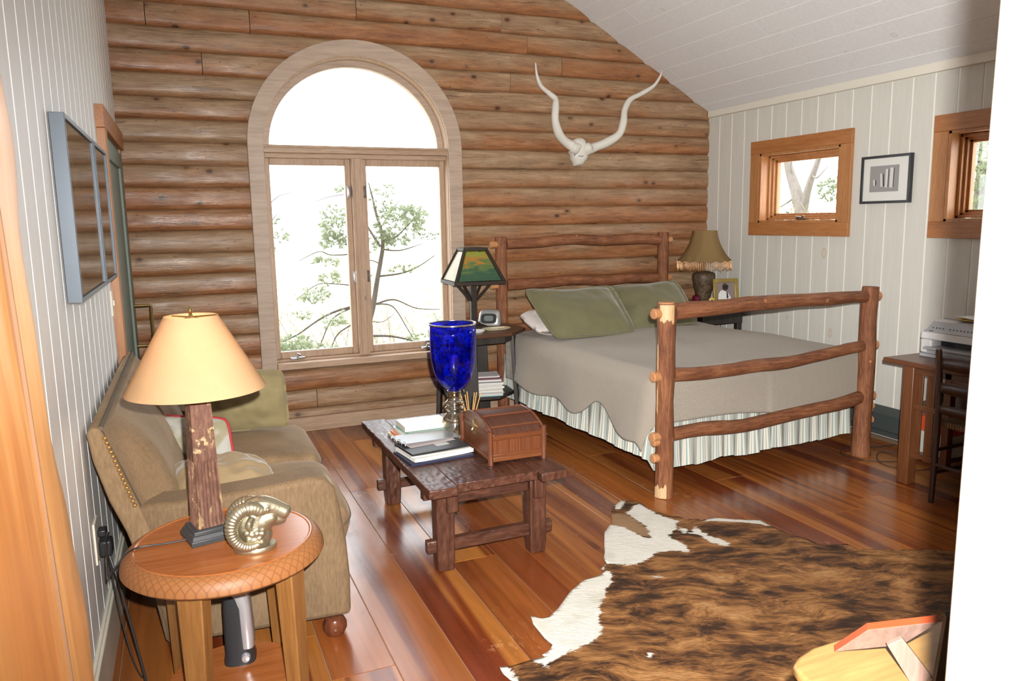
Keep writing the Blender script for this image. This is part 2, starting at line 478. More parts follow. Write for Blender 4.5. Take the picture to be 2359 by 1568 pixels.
for hx in (.765, 1.80):
    h = MB(); h.box((hx - .055, 5.905, .560), (hx + .055, 5.945, .578)); h.tube([(hx, 5.93, .575), (hx + .004, 5.90, .60), (hx + .02, 5.885, .592)], .009, 8); h.tube([(hx - .055, 5.90, .567), (hx + .055, 5.90, .567)], .011, 8)
    h.build('crank_handle', STEEL, win, bevel=.002)

# ---- right wall: vertical boards with pale grooves, two window openings
WIN_R = [(4.305, 5.175, 1.532, 2.105), (2.56, 3.432, 1.532, 2.105)]
rw = MB(); gv = MB()
gy = [3.568 + (k - 19.5 + .5) * .1664 for k in range(0, 40)]
gy = [y for y in gy if WALL_Y0 - .2 < y < 6.05]
def ztop_r(y): return 2.56
for i in range(len(gy) - 1):
    a = gy[i] + .006; b = gy[i + 1] - .006; tone = .01 + RNG.random()
    br = sorted(set([a, b] + [w[q] for w in WIN_R for q in (0, 1) if a < w[q] < b]))
    for (p, q) in zip(br, br[1:]):
        mid = (p + q) / 2; hole = [w for w in WIN_R if w[0] < mid < w[1]]
        if hole: rw.box((XR, p, 0), (XR + .16, q, hole[0][2]), tone=tone); rw.box((XR, p, hole[0][3]), (XR + .16, q, 2.60), tone=tone)
        else: rw.box((XR, p, 0), (XR + .16, q, 2.60), tone=tone)
for y in gy:
    hole = [w for w in WIN_R if w[0] < y < w[1]]
    for (z0, z1) in ([(0, hole[0][2]), (hole[0][3], 2.6)] if hole else [(0, 2.6)]):
        gv.box((XR + .0035, y - .0065, z0), (XR + .15, y + .0065, z1))
wr = struct(rw.build('wall_right', WALLW, smooth=0), 'whitewashed vertical board wall with two small windows', 'wall')
gv.build('groove', GROOVE, wr, smooth=0)

def small_window(name, w, label):
    y0, y1, z0, z1 = w
    t = thing(name, label, 'window', (XR, (y0 + y1) / 2, z0)); t['kind'] = 'structure'
    cw = .105
    m = MB(); m.box((XR - .028, y0 - cw, z1), (XR, y1 + cw, z1 + cw)); m.box((XR - .028, y0 - cw, z0 - cw), (XR, y1 + cw, z0)); m.build('head_and_sill_board', CEDAR_Y, t, bevel=.003)
    m = MB(); m.box((XR - .026, y0 - cw, z0), (XR, y0, z1)); m.box((XR - .026, y1, z0), (XR, y1 + cw, z1)); m.build('side_board', CEDAR, t, bevel=.003)
    m = MB()
    for (a, b, c, d) in ((y0 - .002, y0 + .022, z0, z1), (y1 - .022, y1 + .002, z0, z1)): m.box((XR - .02, a, c), (XR + .155, b, d))
    m.box((XR - .02, y0, z0 - .002), (XR + .155, y1, z0 + .02)); m.box((XR - .02, y0, z1 - .02), (XR + .155, y1, z1 + .002))
    m.build('jamb', CEDAR, t, bevel=.002)
    m = MB(); d = .022
    for k, x in enumerate((XR + .06, XR + .085, XR + .11)):
        e = d + k * .017; f = e + .019
        for (a, b, c, dd) in ((y0 + e, y0 + f, z0 + e, z1 - e), (y1 - f, y1 - e, z0 + e, z1 - e), (y0 + e, y1 - e, z0 + e, z0 + f), (y0 + e, y1 - e, z1 - f, z1 - e)): m.box((x, a, c), (XR + .15, b, dd))
    m.build('sash_frame', CEDAR, t, bevel=.003)
    g = MB(); g.box((XR + .125, y0 + .06, z0 + .06), (XR + .129, y1 - .06, z1 - .06)); g.build('pane', GLASS, t, smooth=0)
    yc = (y0 + y1) / 2
    h = MB(); h.box((XR + .05, yc - .05, z0 + .018), (XR + .08, yc + .06, z0 + .034)); h.tube([(XR + .06, yc + .05, z0 + .03), (XR + .02, yc + .03, z0 + .045), (XR + .0, yc - .05, z0 + .04), (XR + .0, yc - .075, z0 + .052)], .007, 8)
    h.build('crank_handle', DARKSTEEL, t, bevel=.002)
small_window('window_2', WIN_R[0], 'small cedar-cased window between the corner and the framed photo')
small_window('window_3', WIN_R[1], 'small cedar-cased window above the desk, cut off by the door jamb')
tr = MB(); tr.box((XR - .03, WALL_Y0, 2.485), (XR + .01, 5.87, 2.545)); struct(tr.build('trim_1', plain('cream_trim', (.74, .71, .62), .5), bevel=.004), 'cream trim strip along top of the right wall', 'trim')

# ---- left wall: narrow vertical boards, slightly askew
lw = MB(); lgv = MB(); y = WALL_Y0 - .1; i = 0
while y < 5.95:
    a = y + .0065; b = y + .171 - .0065; tone = .01 + RNG.random()
    n0 = len(lw.v); lw.box((-.12, a, 0), (0, b, 3.35), tone=tone)
    lgv.box((-.12, b - .0005, 0), (-.003, b + .0135, 3.35))
    y += .171
sh = Matrix(((1, 0.0103, 0, -.338 - .0103 * YB), (0, 1, 0, 0), (0, 0, 1, 0), (0, 0, 0, 1)))
lw.xform(sh); lgv.xform(sh)
WALLL = m_board('whitewashed_board_left', (.84, .86, .86), (.55, .42, .30))
wl = struct(lw.build('wall_left', WALLL, smooth=0), 'whitewashed vertical board wall behind the sofa', 'wall'); lgv.build('groove', GROOVE, wl, smooth=0)
b_ = MB(); b_.box((0, WALL_Y0, 0), (.022, 4.44, .19)); b_.box((0, WALL_Y0, .19), (.013, 4.44, .20)); b_.xform(sh)
struct(b_.build('baseboard_left', plain('cream_base', (.72, .69, .58), .45), bevel=.003), 'cream baseboard along the left wall', 'baseboard')

# ---- ceiling: two slopes of white boards running front to back
ce = MB(); cg = MB()
ang = math.atan(.568); dx = .1562; x = XR + .14
def slab(mb, xa, xb, off0, off1, y0, y1, tone, right=True):
    f = (lambda X: ZC(X)) if right else (lambda X: RIDGE_Z - .568 * (RIDGE_X - X))
    n = Vector((.568 if right else -.568, 0, 1)).normalized()
    i0 = len(mb.v)
    for yy in (y0, y1):
        for (X, o) in ((xa, off0), (xb, off0), (xb, off1), (xa, off1)):
            mb.vert(Vector((X, yy, f(X))) + n * o, tone)
    for q in ((0, 1, 2, 3), (7, 6, 5, 4), (0, 4, 5, 1), (1, 5, 6, 2), (2, 6, 7, 3), (3, 7, 4, 0)): mb.face([i0 + k for k in q])
for right in (True, False):
    X = 4.451 + dx if right else -.6
    while (X > RIDGE_X) if right else (X < RIDGE_X):
        xa = max(X - dx, RIDGE_X) if right else X; xb = X if right else min(X + dx, RIDGE_X)
        yy = WALL_Y0 - .2 - RNG.random() * 3
        while yy < 5.98:
            L = 2.4 + RNG.random() * 2.5; a = max(yy, WALL_Y0 - .2); b = min(yy + L, 5.98)
            if b > a: slab(ce, xa + .0035, xb - .0035, 0, .1, a, b - .003, .01 + RNG.random(), right)
            yy += L
        slab(cg, xa - .004, xa + .004, .0035, .09, WALL_Y0 - .2, 5.98, 0, right)
        slab(cg, xa, xb, .005, .09, WALL_Y0 - .2, 5.98, 0, right)
        X += -dx if right else dx
co = struct(ce.build('ceiling', CEILM, smooth=0), 'sloping white board ceiling', 'ceiling'); cg.build('groove', GROOVE, co, smooth=0)

# ---- front wall with the doorway the photograph is taken through, and an unseen hall box added to keep sky light out
fw = MB(); DX0, DX1 = -.20, .70
fw.box((-.6, WALL_Y0 - .1, 0), (DX0 - .02, WALL_Y0, 4.4));  fw.box((DX1, WALL_Y0 - .1, 0), (XR + .2, WALL_Y0, 4.4)); fw.box((DX0, WALL_Y0 - .1, 2.15), (DX1, WALL_Y0, 4.4))
struct(fw.build('wall_front', WALLW, smooth=0), 'whitewashed wall around the doorway', 'wall')
hl = MB(); hl.box((-1.3, -1.9, 0), (-1.2, .22, 2.6)); hl.box((1.7, -1.9, 0), (1.8, .22, 2.6)); hl.box((-1.3, -2.0, 0), (1.8, -1.9, 2.6)); hl.box((-1.3, .21, 0), (-.6, .30, 2.6))
struct(hl.build('wall_light_block', WALLW, smooth=0), 'unseen plain hall walls behind the doorway, added to block sky light', 'wall')
hc = MB(); hc.box((-1.3, -2.0, 2.5), (1.8, .22, 2.6)); struct(hc.build('ceiling_light_block', CEILM, smooth=0), 'unseen flat hall ceiling, added to block sky light', 'ceiling')

# door jamb posts: a wavy peeled log on the left, a pale one on the right
POST = wood('peeled_log', (.29, .09, .018), (.43, .165, .040), (.54, .27, .09), 'z', .55, .38, knots=.06, bump=.25, streak=1.3)
PALEPOST = wood('pale_peeled_log', (.70, .58, .42), (.80, .70, .55), (.86, .79, .67), 'z', .5, .4, bump=.2)
pm = MB()
def postL(u, v):
    z = v * 2.6; a = u * 2 * pi
    e = .055 * noise.noise(Vector((0, z * 2.3, 1.1))) + .022 * noise.noise(Vector((0, z * 7.5, 4.1)))
    q = lambda c: math.copysign(abs(c) ** .30, c)
    far = 1 if sin(a) > 0 else 0
    return (-.290 + .034 * (1.7 - z) + .105 * q(cos(a)) + .005 * noise.noise(Vector((cos(a) * 2, sin(a) * 2, z * 5))), .62 + (.40 + far * e * 2.2) * q(sin(a)), z)
pm.grid(postL, 60, 110, cu=True)
p2_ = struct(pm.build('trim_2', POST, smooth=60), 'wavy peeled orange log forming the left door jamb in front', 'door jamb')
sm2 = MB(); sm2.tube([(-.290 + .034 * (1.7 - z) + .1055, .80 + .012 * noise.noise(Vector((0, z * 2, 8))), z) for z in [k * .1 for k in range(26)]], .0035, 6)
sm2.build('seam', plain('dark_seam', (.10, .045, .018), .8), p2_)
pm = MB()
def postR(u, v):
    z = v * 2.6; a = u * 2 * pi; q = lambda c: math.copysign(abs(c) ** .6, c)
    e = .006 * noise.noise(Vector((3, z * 1.3, 1.1)))
    return (.66 - (.103 + e) * q(cos(a)), .293 + .085 * q(sin(a)), z)
pm.grid(postR, 36, 60, cu=True)
struct(pm.build('trim_3', PALEPOST, smooth=60), 'pale door jamb log at right edge, glaring white in flash', 'door jamb')
# ================================================================== the log bed and its bedding
def m_cedarlog(name, axis):
    s = Sh(name); st = {'x': (.1, 1, 1), 'y': (1, .1, 1), 'z': (1, 1, .1)}[axis]
    obi = s.n('ObjectInfo').outputs['Random']
    off = s.n('VectorMath', {0: s.co(), 1: s.n('CombineXYZ', {0: s.math('MULTIPLY', obi, 3.0), 1: s.math('MULTIPLY', obi, 7.0), 2: s.math('MULTIPLY', obi, 5.0)}).outputs[0]}, operation='ADD').outputs[0]
    v = s.map(st, vec=off); g = s.noise(v, 70, 6, .75, .4); b = s.noise(off, 6, 3)
    f = s.math('ADD', s.math('MULTIPLY', g, .75), s.math('MULTIPLY', b, .3))
    col = s.ramp(f, [(.34, (.075, .026, .014)), (.50, (.195, .072, .032)), (.62, (.30, .125, .055)), (.76, (.42, .22, .105))])
    kd = s.vor(off, 7.0); col = s.mix(s.step(kd, .10, .06), col, (.48, .22, .085)); col = s.mix(s.step(kd, .045, .02), col, (.12, .045, .02))
    return s.pbr(col, .58, s.bump(g, .7, .007), 0, .3)
CLX, CLY, CLZ = m_cedarlog('cedar_log_x', 'x'), m_cedarlog('cedar_log_y', 'y'), m_cedarlog('cedar_log_z', 'z')
ENDG = wood('cut_end_grain', (.40, .17, .07), (.52, .24, .10), (.62, .33, .16), 'z', 3, .6)
FL, FR, HL, HR = Vector((2.445, 3.478, 0)), Vector((4.068, 3.556, 0)), Vector((2.372, 5.67, 0)), Vector((3.94, 5.69, 0))
bed = thing('log_bed', 'rustic red cedar log bed against the log wall', 'bed', (3.2, 4.6, 0))
def log(name, a, b, r0, r1, mat, seed, parent=bed, sag=0.0, wob=.006, n=16, sg=14, rn=.10, flare=0.0):
    a = Vector(a); b = Vector(b); pts = []; rr = []
    for i in range(sg + 1):
        u = i / sg; p = a.lerp(b, u)
        p = p + Vector((wob * noise.noise(Vector((u * 3, seed, 0))), wob * noise.noise(Vector((u * 3, seed, 5))), sag * sin(pi * u) + wob * noise.noise(Vector((u * 4, seed, 9))) * (0 if abs((b - a).normalized().z) > .9 else 1)))
        pts.append(p); rr.append((r0 + (r1 - r0) * u) * (1 + .09 * noise.noise(Vector((u * 7, seed, 2)))))
    if flare: rr[0] *= 1 + flare; rr[1] *= 1 + flare * .3
    m = MB(); m.tube([pts[0]] + pts + [pts[-1]], [rr[0] * .86] + rr + [rr[-1] * .86], n, rnd=rn, seed=seed)
    return m.build(name, mat, parent, smooth=55)
p = log('post', FL, FL + Vector((.0, 0, 1.118)), .052, .052, CLZ, 1, flare=.08)
m = MB(); m.tube([FL + Vector((0, 0, 1.112)), FL + Vector((0, 0, 1.124))], [.049, .044], 16); m.build('cut_end', ENDG, p)
BARE = wood('bare_sapwood', (.55, .34, .16), (.66, .45, .24), (.74, .55, .33), 'z', 2, .55)
def patch(parent, c, r, a0, a1, z0, z1, seed, name):
    m = MB()
    def f(u, v):
        a = a0 + (a1 - a0) * u; t = .5 + .5 * noise.noise(Vector((u * 5, seed, 1))); zl = z0 + (z1 - z0) * (.62 * t if z0 > .5 else 0); zt = z1 if z0 > .5 else z0 + (z1 - z0) * (.4 + .6 * t)
        z = zl + (zt - zl) * v
        return (c.x + r * cos(a), c.y + r * sin(a), z)
    m.grid(f, 16, 5); return m.build(name, BARE, parent, smooth=180)
patch(p, FL, .0555, radians(195), radians(285), .98, 1.112, 3, 'bare_patch'); patch(p, FL, .0585, radians(175), radians(250), .004, .10, 5, 'bare_patch'); patch(p, FL, .0545, radians(176), radians(188), .45, 1.08, 8, 'bare_patch')
log('post', FR, FR + Vector((.01, 0, 1.125)), .058, .052, CLZ, 2, flare=.12)
log('post', HL, HL + Vector((0, 0, 1.455)), .050, .048, CLZ, 3)
log('post', HR, HR + Vector((0, 0, 1.46)), .052, .050, CLZ, 4)
dx_ = (FR - FL).normalized(); dh_ = (HR - HL).normalized()
def rail(a, b, za, zb, r0, r1, mat, seed, dirv, sag=0.0, yo=0.0):
    A = a + Vector((0, yo, za)); B = b + Vector((0, yo, zb))
    o = log('rail', A + dirv * .045, B - dirv * .045, r0, r1, mat, seed, sag=sag, wob=.02)
    for (c, sg_) in ((A, -1), (B, 1)):
        m = MB(); m.tube([c + dirv * sg_ * .03, c + dirv * sg_ * .088, c + dirv * sg_ * .094], [.027, .030, .024], 12, rnd=.08, seed=seed)
        m.build('tenon_end', ENDG, o)
rail(FL, FR, 1.062, 1.062, .047, .040, CLX, 11, dx_, .012); rail(FL, FR, .708, .74, .040, .036, CLX, 12, dx_, -.03); rail(FL, FR, .36, .40, .039, .042, CLX, 13, dx_, -.03)
rail(HL, HR, 1.395, 1.392, .042, .046, CLX, 14, dh_, .02); rail(HL, HR, 1.065, 1.06, .045, .045, CLX, 15, dh_, .01); rail(HL, HR, .70, .70, .042, .042, CLX, 16, dh_)
for (a, b, s_) in ((FL, HL, 17), (FR, HR, 18)):
    d = (b - a).normalized()
    o = log('side_rail', a + Vector((.045 if s_ == 17 else -.13, .04 if s_ == 17 else .22, .195)), b + Vector((.045 if s_ == 17 else -.13, -.04, .215)), .050, .046, CLY, s_, wob=.015)
    for z in (.235, .33):
        m = MB(); m.tube([a + Vector((-.04 if s_ == 17 else .04, 0, z)), a + Vector((-.078 if s_ == 17 else .078, 0, z)), a + Vector((-.084 if s_ == 17 else .084, 0, z))], [.025, .027, .021], 12)
        m.build('tenon_end', ENDG, o)

# frame of reference of the bed: origin at foot centre, u across, t towards the head
BF = Vector((3.262, 3.655, 0)); BT = (Vector((3.157, 5.68, 0)) - Vector((3.2575, 3.515, 0))).normalized(); BU = Vector((BT.y, -BT.x, 0))
def bedp(u, t, z): return BF + BU * u + BT * t + Vector((0, 0, z))
m = MB(); i0 = 0
for z in (.30, .66):
    for (u, t) in ((-.745, .09), (.745, .09), (.745, 2.02), (-.745, 2.02)): m.vert(bedp(u, t, z))
for f in ((3, 2, 1, 0), (4, 5, 6, 7), (0, 1, 5, 4), (1, 2, 6, 5), (2, 3, 7, 6), (3, 0, 4, 7)): m.face(f)
SHEET = plain('white_sheet', (.72, .66, .63), .9, bump=.1, bscale=30)
tag(m.build('mattress', SHEET, loc=bedp(0, 1, .3), bevel=.06, segs=4), 'white-sheeted mattress showing beside the octagonal stand', 'mattress')

def m_cover():
    s = Sh('waffle_coverlet'); uv = s.n('TexCoord').outputs['UV']; X = s.xyz(uv)
    a = s.math('ADD', X[0], X[1]); b = s.math('SUBTRACT', X[0], X[1])
    h = s.math('MULTIPLY', s.math('SINE', s.math('MULTIPLY', a, 320.0)), s.math('SINE', s.math('MULTIPLY', b, 320.0)))
    big = s.noise(s.co(), 2.5, 3)
    col = s.mix(big, (.30, .265, .22), (.365, .325, .27))
    col = s.mix(s.step(h, .1, .8), col, (.40, .36, .30))
    return s.pbr(col, .95, s.bump(h, .3, .004), 0, .15, **{'Sheen Weight': .15})
HW, TOPZ = .775, .705
def cover(s_, t_):
    """flat cloth coordinates to the draped surface"""
    ds = max(0, abs(s_) - HW); dt = max(0, -t_); sg = 1 if s_ > 0 else -1
    r = .10
    u = max(-HW, min(HW, s_)); t = max(0, t_)
    crown = .030 * (1 - (u / HW) ** 2) * min(1, t / .5) + .012 * noise.noise(Vector((u * 2.2, t * 2.2, 1)))
    pil = 0
    h = sqrt(ds * ds + dt * dt)
    def fold(d):                                   # distance past the edge -> (outward, down)
        if d < r * pi / 2: return r * sin(d / r), r * (1 - cos(d / r))
        return r, r + d - r * pi / 2
    if h > 0:
        o, dn = fold(h)
        ox, ot = ds / h * o, dt / h * o
        q = min(1, dn / .4)
        lat = t if ds > dt else u
        o2 = q * (.035 + .022 * sin(lat * 9.0 + 1.0) + .03 * noise.noise(Vector((lat * 3.1, 2.0 if ds > dt else 8.0, dn * 1.5))))
        if sg > 0: o2 += .10 * q * math.exp(-((t - .12) / .40) ** 2)
        ox += (ds / h) * o2; ot += (dt / h) * o2 * .15
        return bedp(u + sg * ox, t - ot, TOPZ + crown * (1 - q) - dn)
    return bedp(u, t, TOPZ + crown)
def hem_left(t):                                     # how far the cloth hangs on the window side
    g = .46 - .035 * t - .11 * math.exp(-((t - .46) / .14) ** 2) + .015 * sin(t * 11)
    return max(.2, g)
m = MB(); NU, NV = 150, 150; uvs = []
def cv(u, v):
    t = -.405 + v * (.405 + 1.83)
    tl = max(t, 0)
    if u < .22: s_ = -HW - (1 - u / .22) * (hem_left(tl))
    elif u > .80: s_ = HW + (u - .80) / .20 * (.47 + (.05 * sin(tl * 7)))
    else: s_ = -HW + (u - .22) / .58 * 2 * HW
    if t < 0: t = t * (.90 + .06 * sin(s_ * 3.3 + .6) + .03 * noise.noise(Vector((s_ * 2, 0, 0)))) * (1 if abs(s_) < HW else max(.45, 1 - (abs(s_) - HW) * .9))
    uvs.append((s_, t)); return cover(s_, t)
m.grid(cv, NU, NV); m.uv = uvs
tag(m.build('coverlet', m_cover(), loc=bedp(0, 1, .7), smooth=180, solid=.012), 'taupe grey waffle-weave coverlet spread over the log bed', 'bedspread')

def m_stripe():
    s = Sh('striped_ticking'); X = s.xyz(s.n('TexCoord').outputs['UV'])
    f = s.math('FRACT', s.math('MULTIPLY', X[0], 14.0))
    col = s.ramp(f, [(0, (.62, .62, .55)), (.10, (.36, .41, .38)), (.30, (.62, .61, .53)), (.36, (.24, .29, .30)), (.46, (.66, .65, .57)), (.60, (.42, .39, .31)), (.66, (.64, .64, .56)), (.80, (.33, .39, .37)), (.95, (.66, .66, .58))], 'CONSTANT')
    return s.pbr(col, .9, None, 0, .2)
m = MB(); uvs = []; path = []
for i in range(201): path.append((-.83, 1.95 - 1.97 * i / 200, (-1, 0)))
for i in range(1, 161): path.append((-.83 + 1.63 * i / 160, -.035, (0, -1)))
for i in range(1, 201): path.append((.80, -.02 + 1.97 * i / 200, (1, 0)))
L = 0; NVs = 8; cum = [0]
for a, b in zip(path, path[1:]): cum.append(cum[-1] + math.hypot(a[0] - b[0], a[1] - b[1]))
# finer path
pts_ = []
NPATH = 900
for k in range(NPATH + 1):
    d = cum[-1] * k / NPATH
    i = next((i for i in range(len(cum) - 1) if cum[i + 1] >= d), len(cum) - 2)
    f = (d - cum[i]) / (cum[i + 1] - cum[i]); A, B = path[i], path[i + 1]
    pts_.append((A[0] + (B[0] - A[0]) * f, A[1] + (B[1] - A[1]) * f, B[2], d))
for j in range(NVs + 1):
    v = j / NVs
    for (u, t, nrm, d) in pts_:
        amp = (.002 + .026 * v ** 1.5) * (.7 + .5 * noise.noise(Vector((d * 2.3, 0, 4))))
        ph = d * 62 + 4.5 * noise.noise(Vector((d * 3, 1, 0)))
        o = amp * sin(ph) + .02 * v
        side = .5 if nrm[1] == 0 else 0
        zb = .185 if nrm[1] == 0 else .125
        z = .52 - (.52 - zb) * v + .022 * v * noise.noise(Vector((d * 5, 2, 0))) + .008 * v * sin(ph)
        m.vert(bedp(u + nrm[0] * o, t + nrm[1] * o, z)); uvs.append((d * 1.35, v))
for j in range(NVs):
    for k in range(NPATH): m.face((j * (NPATH + 1) + k, j * (NPATH + 1) + k + 1, (j + 1) * (NPATH + 1) + k + 1, (j + 1) * (NPATH + 1) + k))
m.uv = uvs
tag(m.build('bed_skirt', m_stripe(), loc=bedp(0, 1, .3), smooth=180), 'ruffled bed skirt striped in grey green and cream', 'bed skirt')

def pillow(name, quad, thick, mat, label, cat='pillow', flange=.0, seed=0, sagtop=0.0, n=34, wr=.012, group=None, piping=None):
    """quad: bottom-left, bottom-right, top-right, top-left"""
    q = [Vector(a) for a in quad]; N = (q[1] - q[0]).cross(q[3] - q[0]).normalized(); base = sum(q, Vector()) / 4
    m = MB()
    for side in (1, -1):
        b = len(m.v)
        for j in range(n):
            for i in range(n):
                u = i / (n - 1); v = j / (n - 1)
                p = q[0] * (1 - u) * (1 - v) + q[1] * u * (1 - v) + q[2] * u * v + q[3] * (1 - u) * v
                eu = min(u, 1 - u); ev = min(v, 1 - v)
                e = max(0, min(eu, ev) - flange)
                a = max(0.0, (eu - flange)) / (.5 - flange); c = max(0.0, (ev - flange)) / (.5 - flange)
                puff = (1 - (1 - min(1, a)) ** 2.6) ** .62 * (1 - (1 - min(1, c)) ** 2.6) ** .62
                ca = (abs(2 * u - 1) * abs(2 * v - 1)) ** 3.2; p = p + (base - p) * .13 * ca; cen = (base - p); pull = .055 * (1 - 4 * (u - .5) ** 2) * (1 if ev < .25 else 0) * (1 - ev / .25 if ev < .25 else 0) + 0
                pull2 = .05 * (1 - 4 * (v - .5) ** 2) * (1 - eu / .25 if eu < .25 else 0)
                p = p + (q[3] - q[0]) * pull * (1 if v < .5 else -1) * .7 + (q[1] - q[0]) * pull2 * (1 if u < .5 else -1) * .6
                p = p - Vector((0, 0, sagtop * sin(pi * u) ** 2 * v))
                w = wr * noise.noise(Vector((u * 3.5, v * 3.5, seed))) + wr * .5 * noise.noise(Vector((u * 9, v * 7, seed + 3)))
                p = p + N * (side * thick * .5 * puff + w * (.4 + puff) * (1 if side > 0 else .3))
                m.vert(p)
        for j in range(n - 1):
            for i in range(n - 1): m.face((b + j * n + i, b + j * n + i + 1, b + (j + 1) * n + i + 1, b + (j + 1) * n + i))
    # sew the rim
    o = n * n
    rim = [i for i in range(n)] + [j * n + n - 1 for j in range(1, n)] + [(n - 1) * n + i for i in range(n - 2, -1, -1)] + [j * n for j in range(n - 2, 0, -1)]
    for a, b in zip(rim, rim[1:] + rim[:1]): m.face((a, b, b + o, a + o))
    ob = m.build(name, mat, loc=base, smooth=180)
    if piping:
        pm_ = MB(); pm_.tube([(m.v[i] + m.v[i + o]) / 2 for i in rim + rim[:1]], .007, 8, caps=False)
        pp = pm_.build('piping', piping, None, smooth=180); pp.parent = ob; pp.matrix_parent_inverse = WM[ob.name].inverted()
    return tag(ob, label, cat, group)
OLIVE = plain('olive_velvet', (.155, .145, .072), .85, bump=.12, bscale=220, var=.25, **{'Sheen Weight': .3, 'Sheen Roughness': .4})
pillow('bed_pillow', [(2.38, 4.76, .725), (3.12, 4.76, .725), (3.20, 5.30, 1.075), (2.35, 5.30, 1.085)], .21, OLIVE, 'olive green bed pillow on window side, propped in front of headboard', flange=.07, seed=1, sagtop=.025, group='olive pillows on the bed')
pillow('bed_pillow', [(3.06, 4.88, .725), (3.87, 5.00, .725), (3.93, 5.44, 1.075), (3.17, 5.39, 1.055)], .20, OLIVE, 'olive green bed pillow nearer the fringed lamp', flange=.07, seed=4, sagtop=.01, group='olive pillows on the bed')
pillow('bed_pillow', [(2.36, 4.98, .76), (3.0, 5.0, .75), (3.02, 5.42, .84), (2.36, 5.40, .86)], .17, SHEET, 'white bed pillow under the olive pillow on window side', seed=9, group='white pillows on the bed')
# ================================================================== left side: sofa, round table, lamp, pictures, door
# ---- door in the left wall
GREEN = plain('green_door_paint', (.17, .225, .19), .5, bump=.05, bscale=40)
BRASS = plain('aged_brass', (.42, .30, .13), .32, 1.0)
def WP(dx, y, z): return (XLW(y) + dx, y, z)
def wbox(m, d0, d1, y0, y1, z0, z1): 
    n0 = len(m.v); m.box((d0, y0, z0), (d1, y1, z1))
    for i in range(n0, len(m.v)): m.v[i] = Vector((XLW(m.v[i].y) + m.v[i].x, m.v[i].y, m.v[i].z))
    return m
dr = thing('door_1', 'green door with cedar casing in the left wall near the corner', 'door', WP(0, 5.15, 0)); dr['kind'] = 'structure'
m = MB(); wbox(m, -.01, .040, 4.46, 4.57, 0, 2.085); m.build('side_casing', CEDAR, dr, bevel=.003)
m = MB(); wbox(m, -.01, .026, 5.70, 5.80, 0, 2.085); m.build('side_casing', CEDAR, dr, bevel=.003)
m = MB(); wbox(m, -.01, .042, 4.45, 5.81, 2.085, 2.20); m.build('head_casing', CEDAR_Y, dr, bevel=.003)
m = MB(); wbox(m, -.005, .014, 4.57, 5.70, .01, 2.085); m.build('panel', GREEN, dr)
m = MB(); wbox(m, .014, .030, 5.52, 5.70, .01, 2.05); wbox(m, .014, .030, 4.57, 4.68, .01, 2.05); wbox(m, .014, .030, 4.68, 5.52, 1.95, 2.05); m.build('stile', GREEN, dr, bevel=.003)
m = MB(); m.tube([WP(.03, 5.60, 1.06), WP(.125, 5.60, 1.06), WP(.13, 5.60, 1.05), WP(.13, 5.60, .80), WP(.125, 5.60, .79), WP(.03, 5.60, .79)], .011, 10)
m.build('pull_handle', BRASS, dr)
m = MB(); wbox(m, .014, .028, 4.66, 4.78, 2.0, 2.05); m.build('door_closer', plain('bare_metal', (.6, .6, .62), .3, 1.0), dr)
sw = MB(); wbox(sw, 0, .008, 4.33, 4.41, 1.13, 1.26); wbox(sw, .008, .016, 4.36, 4.38, 1.18, 1.21)
tag(sw.build('light_switch', plain('cream_plastic', (.80, .76, .64), .4), loc=WP(0, 4.37, 1.2), bevel=.002), 'cream light switch plate beside the green door', 'light switch')
# ---- framed pictures on the left wall
FRM = plain('blue_grey_metal_frame', (.085, .105, .13), .45, .3)
def m_art(nm):
    s = Sh(nm); v = s.noise(s.co(), 3.2, 4, .6, 1.2); col = s.ramp(v, [(.3, (.10, .085, .06)), (.5, (.19, .15, .10)), (.7, (.30, .25, .17))]); return s.pbr(col, .06, None, 0, .9)
for (y0, y1, z0, z1, lb) in ((2.83, 3.70, 1.335, 1.948, 'large framed picture under glass, nearer of two on the left wall'), (3.745, 4.31, 1.335, 1.948, 'framed picture under glass on the left wall, next to the green door')):
    t = thing('picture_frame', lb, 'picture', WP(0, (y0 + y1) / 2, z0)); d = .046; w = .016
    m = MB()
    for (a, b, c, e) in ((y0, y0 + w, z0, z1), (y1 - w, y1, z0, z1), (y0 + w, y1 - w, z0, z0 + w), (y0 + w, y1 - w, z1 - w, z1)): wbox(m, .001, d, a, b, c, e)
    m.build('frame', FRM, t, bevel=.0015)
    m = MB(); wbox(m, .006, d - .007, y0 + w, y1 - w, z0 + w, z1 - w); m.build('glazed_print', m_art('dim_print'), t, smooth=0)
# ---- wall outlet with two plug adapters
t = thing('wall_outlet', 'cream wall outlet with black plug adapters behind the round side table', 'outlet', WP(0, 2.93, .48))
m = MB(); wbox(m, 0, .007, 2.86, 2.965, .405, .555); m.build('plate', plain('cream_plastic', (.80, .76, .64), .4), t, bevel=.002)
BLK = plain('black_plastic', (.022, .023, .026), .38)
m = MB(); wbox(m, .007, .05, 2.90, 2.96, .415, .475); m.build('adapter', BLK, t, bevel=.008)
m = MB(); wbox(m, .007, .035, 2.905, 2.955, .49, .515); m.build('plug', BLK, t, bevel=.005)

